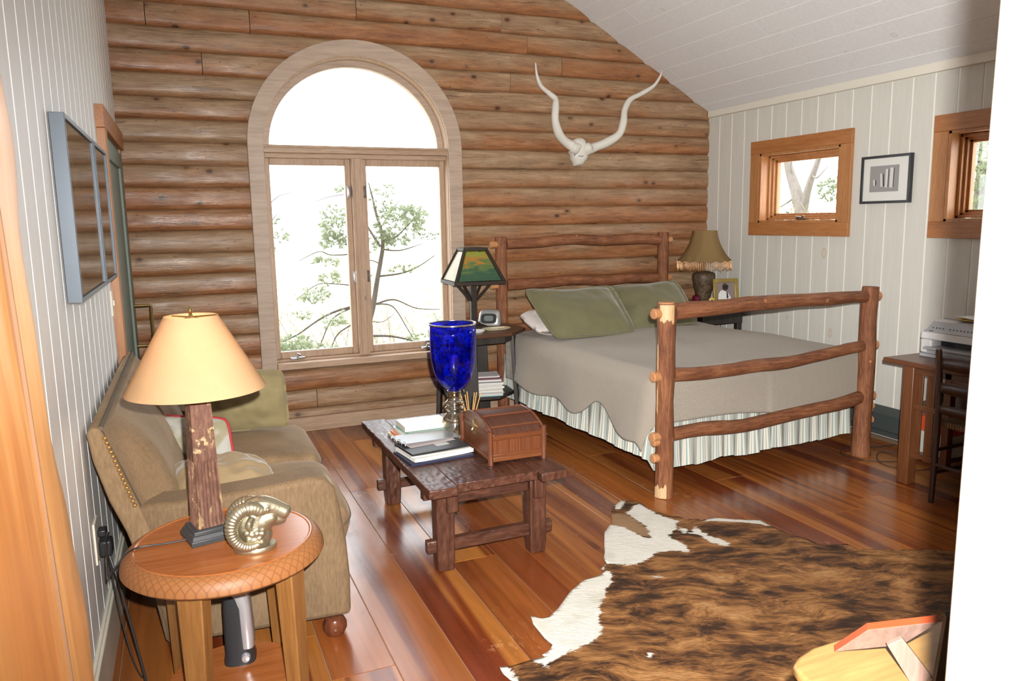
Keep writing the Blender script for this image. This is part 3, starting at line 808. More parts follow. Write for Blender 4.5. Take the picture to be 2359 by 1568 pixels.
# ---- sofa
def m_velvet(nm, c1, c2, sc=60):
    s = Sh(nm); g = s.noise(s.map((1, 1, .22)), sc * 2.2, 4, .6); b = s.noise(s.map((1, 1, .5)), 4, 3)
    f = s.math('ADD', s.math('MULTIPLY', g, .45), s.math('MULTIPLY', b, .55)); col = s.ramp(f, [(.35, c1), (.62, c2)])
    return s.pbr(col, .8, s.bump(g, .12, .003), 0, .25, **{'Sheen Weight': .12, 'Sheen Roughness': .35, 'Sheen Tint': (.95, .78, .58, 1)})
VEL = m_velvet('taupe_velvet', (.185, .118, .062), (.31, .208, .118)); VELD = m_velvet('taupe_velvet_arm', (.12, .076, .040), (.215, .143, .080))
WELT = plain('velvet_welt', (.13, .095, .06), .8)
def SS(x, y, z): return Vector((x + .012 * (y - 2.8), y - .09 * (x - .15), z))
sofa = thing('sofa', 'taupe velvet two-seat sofa with brass nailheads along the left wall', 'sofa', (.1, 3.6, 0))
arm = [(-.20, .30), (-.263, .519), (-.307, .637), (-.340, .75), (-.318, .86), (-.225, .612), (-.10, .606), (.19, .620), (.375, .640), (.425, .630), (.458, .59), (.476, .50), (.492, .37), (.500, .22), (.497, .06), (-.165, .06), (-.168, .15)]
def profile_solid(poly, ya, yb, name, mat, par, round_=.0, bulge=0.0):
    m = MB(); m.prism(poly, ya, yb, 'y'); m.v = [SS(*v) for v in m.v]
    return m.build(name, mat, par, bevel=round_, segs=3, smooth=40)
armp = [(-.263, .519), (-.225, .609), (-.10, .605), (.05, .610), (.19, .620), (.375, .640), (.425, .630), (.458, .59), (.476, .50), (.492, .37), (.500, .22), (.497, .065), (-.165, .065), (-.17, .15), (-.20, .30)]
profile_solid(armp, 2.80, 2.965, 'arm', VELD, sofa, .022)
arm2 = [(a if a < .34 else .34 + (a - .34) * .3, min(z, .58)) for (a, z) in armp]
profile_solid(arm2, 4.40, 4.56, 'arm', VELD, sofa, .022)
back = [(-.20, .28), (-.263, .519), (-.307, .637), (-.345, .785), (-.358, .885), (-.345, .905), (-.318, .905), (-.305, .88), (-.215, .612), (-.12, .30)]
profile_solid(back, 2.795, 4.56, 'back', VEL, sofa, .010)
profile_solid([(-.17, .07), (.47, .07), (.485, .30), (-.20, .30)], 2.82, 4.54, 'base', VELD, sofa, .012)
def cush(name, x0, x1, y0, y1, z0, z1, crown, r=.04, tilt=None, tfront=None):
    m = MB(); n = 26
    for side in (1, -1):
        b = len(m.v)
        for j in range(n):
            for i in range(n):
                u = i / (n - 1); v = j / (n - 1); x = x0 + (x1 - x0) * u; y = y0 + (y1 - y0) * v
                ca = (abs(2 * u - 1) * abs(2 * v - 1)) ** 4; x += ((x0 + x1) / 2 - x) * .16 * ca; y += ((y0 + y1) / 2 - y) * .10 * ca
                if tfront and u > .72 and v < .5: y = y - tfront * max(0, 1 - v * 2) * min(1, (u - .72) / .1)
                eu = min(u, 1 - u) * abs(x1 - x0); ev = min(v, 1 - v) * abs(y1 - y0); e = min(eu, ev)
                rr = (1 - (1 - min(1, e / r)) ** 2) ** .5
                zz = (z0 + z1) / 2 + side * ((z1 - z0) / 2 * (.25 + .75 * rr)) + (crown * (16 * u * (1 - u) * v * (1 - v)) ** .6 if side > 0 else 0) + .006 * noise.noise(Vector((u * 4, v * 4, z0 * 9 + y0)))
                m.vert((x, y, zz))
        for j in range(n - 1):
            for i in range(n - 1): m.face((b + j * n + i, b + j * n + i + 1, b + (j + 1) * n + i + 1, b + (j + 1) * n + i))
    o = n * n
    rim = [i for i in range(n)] + [j * n + n - 1 for j in range(1, n)] + [(n - 1) * n + i for i in range(n - 2, -1, -1)] + [j * n for j in range(n - 2, 0, -1)]
    for a, b in zip(rim, rim[1:] + rim[:1]): m.face((a, b, b + o, a + o))
    rimp = [(m.v[i] * .78 + m.v[i + o] * .22) for i in rim + rim[:1]]
    if tilt: m.v = [tilt(v) for v in m.v]; rimp = [tilt(v) for v in rimp]
    m.v = [SS(*v) for v in m.v]; ob = m.build(name, VEL, sofa, smooth=180)
    w = MB(); w.tube([SS(*v) for v in rimp], .006, 6, caps=False); w.build('welt', WELT, ob)
    return ob
cush('seat_cushion', -.12, .560, 2.97, 3.655, .30, .455, .03, .06, tfront=.07)
cush('seat_cushion', -.12, .562, 3.665, 4.39, .30, .455, .03, .06)
def pad(u, v):
    y = 2.803 + 1.745 * u; z = .893 - .44 * v
    xf = -.306 + .098 * v / .64 if v < .64 else -.208 + .10 * (v - .64) / .36
    ss = lambda t: max(0, min(1, t)) ** 2 * (3 - 2 * max(0, min(1, t)))
    b = .105 * ss((y - 2.80) / .26) * ss((4.56 - y) / .2) * sin(pi * min(1, v * .80 + .04)) ** .8
    b *= 1 - .42 * math.exp(-((y - 3.70) / .018) ** 2)
    return SS(xf + b * .92, y, z + b * .30)
pm2 = MB(); pm2.grid(pad, 150, 26)
nb_ = len(pm2.v)
for (x, z) in ((-.20, .45), (-.318, .88)):
    for k in range(150): pm2.vert(SS(x, 2.803 + 1.745 * k / 149, z))
for k in range(149):
    pm2.face((25 * 150 + k, 25 * 150 + k + 1, nb_ + k + 1, nb_ + k)); pm2.face((nb_ + k, nb_ + k + 1, nb_ + 151 + k, nb_ + 150 + k)); pm2.face((nb_ + 150 + k, nb_ + 151 + k, k + 1, k))
pm2.build('back_pad', VEL, sofa, smooth=50)
w = MB(); w.tube([SS(-.312, y, .901) for y in [2.80 + i * .11 for i in range(17)]], .008, 8); w.build('welt', WELT, sofa)
NAIL = plain('brass_nailhead', (.36, .21, .065), .6, .7)
for k in range(16):
    u = k / 15; p = SS(-.300 + .072 * u, 2.790, .868 - .25 * u); m = MB(); m.lathe([(.0005, .008), (.005, .0065), (.0075, .002), (.0075, -.002)], 10, M=Matrix.Rotation(pi / 2, 4, 'X')); m.v = [v + p for v in m.v]
    m.build('nailhead', NAIL, sofa)
FOOT = wood('dark_turned_foot', (.05, .014, .008), (.10, .03, .015), (.16, .05, .02), 'z', 2, .22)
for (x, y) in ((.43, 2.80), (.43, 4.45), (-.12, 2.88), (-.12, 4.48)):
    m = MB(); m.lathe([(.02, 0), (.034, .004), (.046, .028), (.046, .048), (.036, .068), (.028, .072)], 24, c=SS(x, y, 0)); m.build('bun_foot', FOOT, sofa)
# ---- sofa pillows
SUEDE = plain('olive_suede', (.24, .19, .088), .8, bump=.35, bscale=14, var=.28, **{'Sheen Weight': .3})
TAN = plain('tan_suede', (.235, .165, .082), .8, bump=.15, bscale=30, var=.15, **{'Sheen Weight': .3})
pillow('throw_pillow', [(.02, 4.22, .475), (.485, 4.14, .475), (.478, 4.22, .815), (.0, 4.33, .83)], .15, SUEDE, 'crumpled olive suede pillow at far end of sofa by the window', seed=21, wr=.022)
def m_pat():
    s = Sh('grey_print'); g = s.noise(s.co(), 7, 3, .5, 1.0); col = s.ramp(g, [(.45, (.42, .41, .36)), (.52, (.36, .33, .24)), (.60, (.30, .27, .17))]); return s.pbr(col, .85)
pillow('throw_pillow', [(-.14, 3.70, .485), (.155, 3.52, .485), (.14, 3.62, .71), (-.21, 3.82, .72)], .12, m_pat(), 'grey patterned pillow with red piping behind the lamp column', seed=22, piping=plain('red_piping', (.38, .03, .035), .7))
pillow('throw_pillow', [(-.13, 3.02, .525), (.30, 2.99, .525), (.27, 3.22, .60), (-.12, 3.28, .62)], .19, TAN, 'tan suede pillow lying against the near sofa arm', seed=23, wr=.02)

# ---- round side table
TC = Vector((.045, 2.452, 0)); TZ = .590
CHER = wood('cherry_top', (.30, .088, .022), (.37, .125, .036), (.44, .165, .055), 'x', .8, .22, bump=.03, streak=.6)
def m_rim():
    s = Sh('carved_rim'); X = s.xyz(); th = s.math('ARCTAN2', X[1], X[0]); r = s.math('SQRT', s.math('ADD', s.math('MULTIPLY', X[0], X[0]), s.math('MULTIPLY', X[1], X[1])))
    a = s.math('SINE', s.math('ADD', s.math('MULTIPLY', th, 64.0), s.math('MULTIPLY', r, 420.0))); b = s.math('SINE', s.math('SUBTRACT', s.math('MULTIPLY', th, 64.0), s.math('MULTIPLY', r, 420.0)))
    h = s.math('MAXIMUM', s.step(a, .75, .98), s.step(b, .75, .98)); col = s.mix(s.math('MULTIPLY', h, .5), (.27, .108, .034), (.12, .04, .013))
    return s.pbr(col, .5, s.bump(h, -1.0, .008), 0, .4)
OAK = wood('honey_leg', (.20, .082, .022), (.26, .12, .034), (.31, .155, .052), 'z', 1.0, .38, streak=.5)
tb = thing('side_table', 'round honey wood side table with carved rim, in front of sofa arm', 'side table', TC)
m = MB(); m.lathe([(.001, TZ), (.150, TZ), (.262, TZ)], 64, c=TC, caps=False); m.lathe([(.262, TZ), (.266, TZ + .003), (.271, TZ + .003), (.274, TZ)], 64, c=TC, caps=False); m.build('top', CHER, tb, smooth=20)
m = MB(); m.lathe([(.272, TZ), (.286, TZ - .005), (.298, TZ - .018), (.306, TZ - .036), (.308, TZ - .050), (.300, TZ - .058), (.001, TZ - .058)], 96, c=TC, caps=False); m.build('carved_rim', m_rim(), tb, smooth=40)
for a in (243, 322, 42, 131):
    a = radians(a); ct = TC + Vector((cos(a), sin(a), 0)) * .225; cb = TC + Vector((cos(a), sin(a), 0)) * .235
    m = MB(); m.bar(cb, ct + Vector((0, 0, TZ - .056)), .052, .046, up=(cos(a), sin(a), 0), w2=.078, h2=.062); m.build('leg', OAK, tb, bevel=.004)
SH_Z = .115
m = MB(); m.lathe([(.001, SH_Z), (.205, SH_Z), (.21, SH_Z - .006), (.21, SH_Z - .02), (.001, SH_Z - .02)], 48, c=TC, caps=False); m.build('shelf', CHER, tb)
# ---- table lamp
lp = Vector((-.002, 2.492, TZ + .0005)); LA = radians(14)
lamp_t = thing('table_lamp', 'lit table lamp with parchment shade on distressed red column', 'lamp', lp, LA)
IRONW = plain('black_painted_plinth', (.035, .038, .042), .45, bump=.1)
def m_colm():
    s = Sh('distressed_red_paint'); X = s.xyz(); v = s.map((1, 1, .35)); n1 = s.noise(s.co(), 16, 5, .65); n2 = s.noise(v, 60, 4, .6)
    col = s.mix(s.step(n2, .45, .6), (.105, .050, .034), (.155, .078, .052)); col = s.mix(s.math('MULTIPLY', s.step(n1, .60, .64), .9), col, (.42, .31, .17)); col = s.mix(s.math('MULTIPLY', s.step(s.noise(v, 44, 3), .60, .68), .7), col, (.36, .26, .12))
    return s.pbr(col, .7, s.bump(n1, .4, .004), 0, .3)
m = MB()
def sq(mb, hw, z): 
    i = len(mb.v)
    for (a, b) in ((-1, -1), (1, -1), (1, 1), (-1, 1)): mb.vert((a * hw, b * hw, z))
    return i
def stack_sq(mb, prof):
    r = [sq(mb, h, z) for (h, z) in prof]
    for a, b in zip(r, r[1:]):
        for k in range(4): mb.face((a + k, a + (k + 1) % 4, b + (k + 1) % 4, b + k))
    mb.face([r[0] + 3, r[0] + 2, r[0] + 1, r[0]]); mb.face([r[-1] + k for k in range(4)])
stack_sq(m, [(.069, 0), (.069, .016), (.066, .018), (.061, .030), (.056, .032), (.056, .040), (.052, .044)])
m.build('plinth', IRONW, lamp_t, world=False, bevel=.0015)
m = MB(); N = 9                                      # tapered square shaft, fluted in its lower half
rings = []
for (z, fl_amp) in ((.044, .0), (.055, .0065), (.25, .0065), (.262, 0), (.43, 0), (.448, 0)):
    hw = .043 - .012 * (z / .448); ring = []
    for side in range(4):
        for k in range(72):
            u = -1 + 2 * k / 72; d = hw - fl_amp * abs(sin((u + 1) * pi * 3.5)) ** .6 * (1 if abs(u) < .99 else 0)
            x, y = u * hw, -d
            for _ in range(side): x, y = -y, x
            ring.append(m.vert((x, y, z)))
    rings.append(ring)
for a, b in zip(rings, rings[1:]):
    for k in range(288): m.face((a[k], a[(k + 1) % 288], b[(k + 1) % 288], b[k]))
m.face(rings[0][::-1]); m.face(rings[-1]); m.build('column', m_colm(), lamp_t, world=False, smooth=35)
m = MB(); m.tube([(0, 0, .448), (0, 0, .58)], .006, 8); m.tube([(0, 0, .50), (0, 0, .54)], .018, 12)
hp = [(.0, .0, .46), (.05, 0, .50), (.062, 0, .58), (.04, 0, .69), (0, 0, .715)]; m.tube(curve_pts(hp, 6), .0022, 6); m.tube(curve_pts([(-a, b, c) for a, b, c in hp], 6), .0022, 6)
m.build('harp_and_stem', BRASS, lamp_t, world=False)
m = MB(); m.lathe([(.002, 0), (.007, .004), (.004, .010), (.008, .018), (.005, .028), (.001, .034)], 14, c=(0, 0, .714)); m.build('finial', BRASS, lamp_t, world=False)
def m_shade():
    s = Sh('parchment_shade'); n = s.noise(s.co(), 14, 4); col = s.mix(n, (.60, .385, .21), (.70, .47, .27))
    d = s.n('BsdfDiffuse', {'Color': col}).outputs[0]; t = s.n('BsdfTranslucent', {'Color': col}).outputs[0]
    return s.done(s.n('MixShader', {0: .40, 1: d, 2: t}).outputs[0])
m = MB(); m.lathe([(.207, .487), (.2075, .485), (.2055, .488), (.0775, .716), (.0795, .718), (.0805, .714)], 72, closed=True); m.build('shade', m_shade(), lamp_t, world=False, smooth=60)
m = MB()
for k in range(3): a = 2 * pi * k / 3; m.tube([(0, 0, .714), (.079 * cos(a), .079 * sin(a), .714)], .002, 6)
m.build('shade_spider', BRASS, lamp_t, world=False)
def m_bulb():
    s = Sh('lit_bulb'); e = s.n('Emission', {'Color': (1, .78, .5, 1), 'Strength': 25.0}).outputs[0]; return s.done(e)
m = MB(); m.lathe([(.001, .535), (.014, .54), (.02, .56), (.03, .59), (.03, .61), (.018, .632), (.001, .638)], 20); m.build('bulb', m_bulb(), lamp_t, world=False)
BULB = tuple(lp + Vector((0, 0, .60)))
# cords
CORD = plain('black_cord', (.02, .02, .022), .45)
m = MB(); m.tube(curve_pts([lp + Vector((-.066, -.02, .008)), lp + Vector((-.12, -.015, .004)), lp + Vector((-.20, -.01, .004)), TC + Vector((-.285, -.005, TZ + .003)), TC + Vector((-.324, -.02, TZ - .04)), (-.30, 2.52, .50), (-.325, 2.80, .50), (-.325, 2.91, .502)], 8), .003, 8)
tag(m.build('lamp_cord', CORD, loc=lp), 'black lamp cord running over the round table to the outlet', 'cord')
m = MB(); m.tube(curve_pts([(-.335, 2.93, .42), (-.30, 2.86, .30), (-.24, 2.66, .10), (-.205, 2.50, .008), (-.12, 2.36, .006), (-.02, 2.40, .006), (.06, 2.50, .006)], 8), .0042, 8)
tag(m.build('power_cord', CORD, loc=(-.2, 2.6, 0)), 'thick black cord hanging from outlet to floor under the round table', 'cord')
m = MB(); m.tube(curve_pts([(-.337, 2.945, .42), (-.315, 2.90, .20), (-.26, 2.78, .006), (-.16, 2.62, .005), (-.10, 2.46, .005), (-.03, 2.30, .005), (.05, 2.26, .005)], 8), .0028, 8)
tag(m.build('power_cord', CORD, loc=(-.2, 2.7, 0)), 'thin dark cord trailing along the left baseboard', 'cord')

# ---- ram's head bronze
BRZ = plain('pewter_bronze', (.40, .355, .25), .42, .9, bump=.4, bscale=90, var=.3)
ro = Vector((.128, 2.325, TZ + .0006)); ram = thing('ram_head', "silvery bronze ram's head ornament on the round side table", 'ornament', ro, radians(-6))
def blob(m, c, r, n=14):
    c = Vector(c); rx, ry, rz = r if hasattr(r, '__len__') else (r, r, r)
    m.lathe([(max(.001, cos(a)), sin(a)) for a in [(-pi / 2 + pi * k / n) for k in range(n + 1)]], 18, M=Matrix.Diagonal((rx, ry, rz, 1))); 
    for i in range(len(m.v) - 18 * (n + 1), len(m.v)): m.v[i] = m.v[i] + c
m = MB()
m.tube(curve_pts([(-.006, 0, .012), (-.004, 0, .04), (.0, 0, .08), (.008, 0, .120)], 4), lerp_list([.040, .041, .040, .034], 13), 18)
m.tube(curve_pts([(-.01, 0, .126), (.03, 0, .134), (.062, 0, .126), (.092, 0, .109), (.106, 0, .100)], 5), lerp_list([.034, .035, .029, .024, .023, .014], 21), 18)
m.tube(curve_pts([(.005, 0, .098), (.045, 0, .094), (.08, 0, .087), (.097, 0, .084)], 5), lerp_list([.030, .027, .019, .014, .008], 16), 16)
blob(m, (-.010, 0, .076), (.050, .040, .058)); blob(m, (.026, 0, .088), (.036, .036, .040)); blob(m, (.012, 0, .045), (.042, .035, .042)); blob(m, (.004, 0, .134), (.038, .034, .026)); blob(m, (.078, 0, .124), (.022, .016, .014))
for s_ in (-1, 1):
    blob(m, (.038, s_ * .025, .129), (.014, .009, .009)); blob(m, (.101, s_ * .013, .106), (.008, .007, .007)); blob(m, (.046, s_ * .020, .098), (.022, .012, .018)); blob(m, (.034, s_ * .026, .140), (.018, .007, .005))
    m.tube([(-.002, s_ * .036, .112), (-.012, s_ * .046, .10), (-.014, s_ * .046, .086), (-.010, s_ * .044, .076)], [.006, .010, .010, .004], 10)
    for (x, z, r) in ((-.02, .066, .011), (-.005, .058, .010), (.008, .062, .012), (-.015, .046, .011), (.0, .042, .011), (.014, .046, .011), (.024, .06, .010), (.02, .034, .011), (-.02, .03, .010), (.0, .028, .010)): blob(m, (x, s_ * .036, z), r, 8)
hd = m.build('head', BRZ, ram, world=False, smooth=180)
md = hd.modifiers.new('join', 'REMESH'); md.mode = 'VOXEL'; md.voxel_size = .0028; md.use_smooth_shade = True
sm_ = hd.modifiers.new('soft', 'SMOOTH'); sm_.factor = .5; sm_.iterations = 3
for s_ in (-1, 1):
    pts = []; rr = []
    for k in range(161):
        u = k / 160; a = radians(52 + 250 * u); R = .053
        pts.append((-.012 + R * cos(a) * .98, s_ * (.018 + .026 * sin(pi * min(1, u * 1.1) * .62)), .082 + R * sin(a) * 1.10)); rr.append((.0165 * (1 - u) ** .45 + .0075) * (1 + .035 * sin(k * 1.05) * (1 if u > .15 else .2)))
    m = MB(); m.tube(pts, rr, 14); m.build('horn', BRZ, ram, world=False, smooth=50)
    m = MB(); m.lathe([(.001, .004), (.004, .003), (.006, 0)], 12, M=Matrix.Rotation(s_ * -pi / 2, 4, 'X')); m.v = [v + Vector((.043, s_ * .0325, .131)) for v in m.v]; m.build('eye', BRZ, ram, world=False)
m = MB(); m.lathe([(.001, 0), (.062, 0), (.064, .003), (.064, .013), (.061, .016), (.001, .016)], 40, M=Matrix.Diagonal((1.0, .80, 1, 1))); m.build('base', BRZ, ram, world=False, smooth=40)
# ---- tower air purifier on the lower shelf
pc_ = Vector((.07, 2.55, SH_Z)); pu = thing('air_purifier', 'black and silver tower air purifier on lower shelf of side table', 'air purifier', pc_, radians(-8))
SILV = plain('silver_plastic', (.55, .55, .58), .28, .6)
def superell(hx, hy, z, n=28, p=.6, cx=0, cy=0): return [(cx + hx * math.copysign(abs(cos(2 * pi * k / n)) ** p, cos(2 * pi * k / n)), cy + hy * math.copysign(abs(sin(2 * pi * k / n)) ** p, sin(2 * pi * k / n)), z) for k in range(n)]
def loft(m, rings):
    b = len(m.v); n = len(rings[0])
    for r in rings:
        for p in r: m.vert(p)
    for i in range(len(rings) - 1):
        for k in range(n): m.face((b + i * n + k, b + i * n + (k + 1) % n, b + (i + 1) * n + (k + 1) % n, b + (i + 1) * n + k))
    m.face([b + k for k in range(n)][::-1]); m.face([b + (len(rings) - 1) * n + k for k in range(n)])
m = MB(); loft(m, [superell(.052, .055, 0), superell(.052, .055, .01), superell(.047, .050, .03), superell(.045, .048, .20), superell(.040, .044, .25)]); m.build('body', BLK, pu, world=False)
m = MB(); loft(m, [superell(.022, .052, .055, cx=.028), superell(.023, .053, .09, cx=.028), superell(.022, .051, .20, cx=.024), superell(.030, .046, .235, cx=.012), superell(.041, .045, .262), superell(.040, .043, .272), superell(.031, .033, .274)]); m.build('silver_shell', SILV, pu, world=False)
m = MB(); loft(m, [superell(.030, .032, .272), superell(.028, .030, .277), superell(.020, .022, .273)]); m.build('top_grille', plain('dark_grille', (.012, .012, .014), .6), pu, world=False)
m = MB(); m.lathe([(.001, .02), (.012, .018), (.015, .01), (.015, 0)], 18, M=Matrix.Rotation(-pi / 2, 4, 'X') @ Matrix.Rotation(pi, 4, 'X')); m.v = [v + Vector((.022, -.052, .03)) for v in m.v]; m.build('knob', SILV, pu, world=False)
# ================================================================== coffee table and what lies on it
def m_adze(nm, axis):
    s = Sh(nm); st = {'x': (.16, 1, 1), 'y': (1, .16, 1), 'z': (1, 1, .16)}[axis]; st2 = {'x': (.55, 1, 1), 'y': (1, .55, 1), 'z': (1, 1, .55)}[axis]
    g = s.noise(s.map(st), 40, 5, .65, .4); d = s.vor(s.map(st2), 42, 'SMOOTH_F1'); col = s.ramp(g, [(.3, (.036, .013, .008)), (.55, (.085, .031, .017)), (.8, (.15, .06, .032))])
    h = s.math('ADD', s.math('MULTIPLY', d, 1.2), s.math('MULTIPLY', g, .15)); return s.pbr(col, s.ramp(g, [(.3, .34), (.7, .48)]), s.bump(h, .6, .008), 0, .5)
AX, AY, AZ = m_adze('adzed_oak_x', 'x'), m_adze('adzed_oak_y', 'y'), m_adze('adzed_oak_z', 'z')
ct = thing('coffee_table', 'dark hand-adzed wooden coffee table between the sofa and bed', 'coffee table', (1.21, 3.62, 0))
TZ2 = .44; X0, X1, Y0, Y1 = .888, 1.560, 3.00, 4.262
def rough_bar(name, lo, hi, mat, cuts=6, amp=.0035, bev=.006, par=None):
    """a hewn timber: subdivided box with an uneven surface"""
    m = MB(); lo = Vector(lo); hi = Vector(hi); d = hi - lo; ax = max(range(3), key=lambda k: d[k]); n = max(2, int(d[ax] / .05)); o1, o2 = [k for k in range(3) if k != ax]
    rings = []
    for i in range(n + 1):
        ring = []
        for (a, b) in ((0, 0), (.5, 0), (1, 0), (1, .5), (1, 1), (.5, 1), (0, 1), (0, .5)):
            p = [0, 0, 0]; p[ax] = lo[ax] + d[ax] * i / n; p[o1] = lo[o1] + d[o1] * a; p[o2] = lo[o2] + d[o2] * b; p = Vector(p)
            p[o1] += amp * noise.noise(p * 11 + Vector((3, 0, 0))); p[o2] += amp * noise.noise(p * 11 + Vector((0, 9, 0)))
            if name == 'leg' and i == 0: p[o1] += (.5 - a) * .010; p[o2] += (.5 - b) * .010
            ring.append(tuple(p))
        rings.append(ring)
    loft(m, rings); return m.build(name, mat, par if par is not None else ct, bevel=bev, segs=2, smooth=30)
rough_bar('side_board', (X0, Y0 - .028, TZ2 - .042), (X0 + .135, Y1 + .02, TZ2), AY); rough_bar('side_board', (X1 - .135, Y0 - .028, TZ2 - .042), (X1, Y1 + .02, TZ2), AY)
rough_bar('top_board', (X0 + .1352, Y0 + .015, TZ2 - .042), (X1 - .1352, Y1 - .015, TZ2 - .0005), AY, amp=.0015, bev=.003)
LX = (1.0, 1.463); LY = (3.135, 4.06)
for x in LX:
    for y in LY:
        rough_bar('leg', (x - .042, y - .042, 0), (x + .042, y + .042, TZ2 - .043), AZ)
for y in LY:
    rough_bar('stretcher', (LX[0] - .085, y - .020, .088), (LX[1] + .085, y + .020, .148), AX)
    rough_bar('apron', (LX[0] + .042, y - .026, .315), (LX[1] - .042, y + .022, TZ2 - .043), AX)
    for x in LX:
        rough_bar('cross_rail_end', (x - (.098 if x < 1.2 else -.042), y - .024, .345), (x + (-.042 if x < 1.2 else .098), y + .024, .397), AX)
for x in LX:
    rough_bar('block', (x + (.0 if x < 1.2 else -.03), LY[0] - .068, .285), (x + (.055 if x < 1.2 else .02), LY[0] - .042, .392), AZ)
    rough_bar('long_rail', (x - .02, LY[0] + .042, .33), (x + .02, LY[1] - .042, .397), AY)
# ---- stack of books (each with cover and page block)
PAGE = plain('paper_edge', (.74, .70, .60), .8, bump=.3, bscale=200)
def book(name, c, w, d, h, rz, cover, label, group, tilt=0.0, spine='x'):
    t = thing(name, label, 'book', c, rz, group); cv_ = min(.0025, h * .14)
    m = MB(); m.box((-w / 2, -d / 2, 0), (w / 2, d / 2, cv_)); m.box((-w / 2, -d / 2, h - cv_), (w / 2, d / 2, h)); m.box((-w / 2, -d / 2, cv_), (-w / 2 + cv_, d / 2, h - cv_)); m.build('cover', cover, t, world=False, bevel=.0008)
    m = MB(); m.box((-w / 2 + cv_, -d / 2 + .003, cv_), (w / 2 - .004, d / 2 - .003, h - cv_)); m.build('page_block', PAGE, t, world=False)
    return t
def cov(nm, c): return plain('cover_' + nm, c, .4)
bz = TZ2 + .001; bc = Vector((1.118, 3.80, 0)); BG = 'books stacked on the coffee table'
ORNG = plain('cover_orange', (.75, .22, .07), .4)
specs = [(.255, .325, .016, 4, cov('cream', (.62, .55, .36)), 'flat cream book at bottom of the coffee table stack', 0, 0), (.245, .305, .013, 7, ORNG, 'thin book with orange spine, second from bottom of the coffee table stack', .006, -.005), (.24, .30, .017, 2, cov('white', (.74, .74, .70)), 'white-covered book third from bottom of the coffee table stack', .012, .0), (.215, .275, .012, 9, cov('teal', (.20, .38, .33)), 'thin book with a teal and black cover edge in the coffee table stack', .018, -.006), (.175, .245, .026, 3, cov('ivory', (.76, .73, .64)), 'thick ivory paperback on top of the coffee table stack', .0, .008)]
for (w_, d_, h_, a_, cm, lb, ox, oy) in specs:
    book('book', bc + Vector((ox, oy, bz)), d_, w_, h_, radians(a_ - 3), cm, lb, BG); bz += h_ + .0006
# ---- binder and papers
pz = TZ2 + .001; pc0 = Vector((1.065, 3.478, 0))
NAVY = plain('navy_cover', (.022, .026, .06), .45); BLKC = plain('black_cover', (.018, .019, .022), .5); GREYC = plain('binder_grey_cover', (.20, .21, .23), .32); WPAP = plain('white_paper', (.74, .74, .70), .85)
def slab_thing(name, label, cat, c, w, d, h, rz, mat, group=None, curl=0.0, seed=0, ry=0.0):
    m = MB(); n = 14
    for side in (0, 1):
        for j in range(n):
            for i in range(n):
                u = i / (n - 1) - .5; v = j / (n - 1) - .5
                m.vert((u * w, v * d, side * h + curl * (max(0, abs(u) - .3) * 4) ** 2 * (.4 + .6 * noise.noise(Vector((u * 3, v * 3, seed)))) + ry * (u + .5) * w))
    o = n * n
    for j in range(n - 1):
        for i in range(n - 1):
            a = j * n + i; m.face((a, a + n, a + n + 1, a + 1)); m.face((o + a, o + a + 1, o + a + n + 1, o + a + n))
    rim = [i for i in range(n)] + [j * n + n - 1 for j in range(1, n)] + [(n - 1) * n + i for i in range(n - 2, -1, -1)] + [j * n for j in range(n - 2, 0, -1)]
    for a, b in zip(rim, rim[1:] + rim[:1]): m.face((a, b, b + o, a + o))
    return tag(m.build(name, mat, loc=c, rot=Euler((0, 0, rz)), world=False, smooth=30), label, cat, group)
PG = 'folders and papers on the coffee table'
slab_thing('folder', 'navy folder at bottom of the paper pile on coffee table', 'folder', pc0 + Vector((.0, -.012, pz)), .325, .245, .012, radians(5), NAVY, PG)
slab_thing('paper_stack', 'loose white papers with bent corners in the coffee table pile', 'papers', pc0 + Vector((.01, -.002, pz + .0135)), .315, .235, .017, radians(8), WPAP, PG, .007, 4)
slab_thing('paper_stack', 'cream papers just under the black notebook on the coffee table', 'papers', pc0 + Vector((.005, .002, pz + .033)), .308, .232, .007, radians(3), PAGE, PG, .003, 9)
nb = thing('notebook', 'black notebook with pale cover label on the coffee table pile', 'notebook', pc0 + Vector((.0, .004, pz + .042)), radians(7), PG)
m = MB(); m.box((-.153, -.112, 0), (.153, .112, .010)); m.build('cover', BLKC, nb, world=False, bevel=.001)
m = MB(); m.box((.005, -.048, .010), (.075, -.006, .0108)); m.build('cover_label', plain('grey_label', (.52, .52, .49), .6), nb, world=False)
bn = thing('binder', 'open grey-black ring binder lying over the notebook on coffee table', 'binder', pc0 + Vector((.02, .085, pz + .050)), radians(10), PG)
m = MB(); m.box((-.17, -.05, .0), (.15, .12, .004)); m.xform(Matrix.Rotation(radians(2.2), 4, 'Y')); m.v = [v + Vector((0, 0, .008)) for v in m.v]; m.build('cover', GREYC, bn, world=False, bevel=.001)
m = MB(); m.box((-.15, -.075, .0), (.10, .10, .003)); m.build('inner_sheets', plain('pinkish_paper', (.60, .52, .50), .8), bn, world=False)
for k in range(3):
    m = MB(); m.tube([(-.165 + .012 * cos(a), -.03 + k * .06, .012 + .012 * sin(a)) for a in [2 * pi * i / 14 for i in range(15)]], .0014, 6, caps=False); m.build('ring', STEEL, bn, world=False)
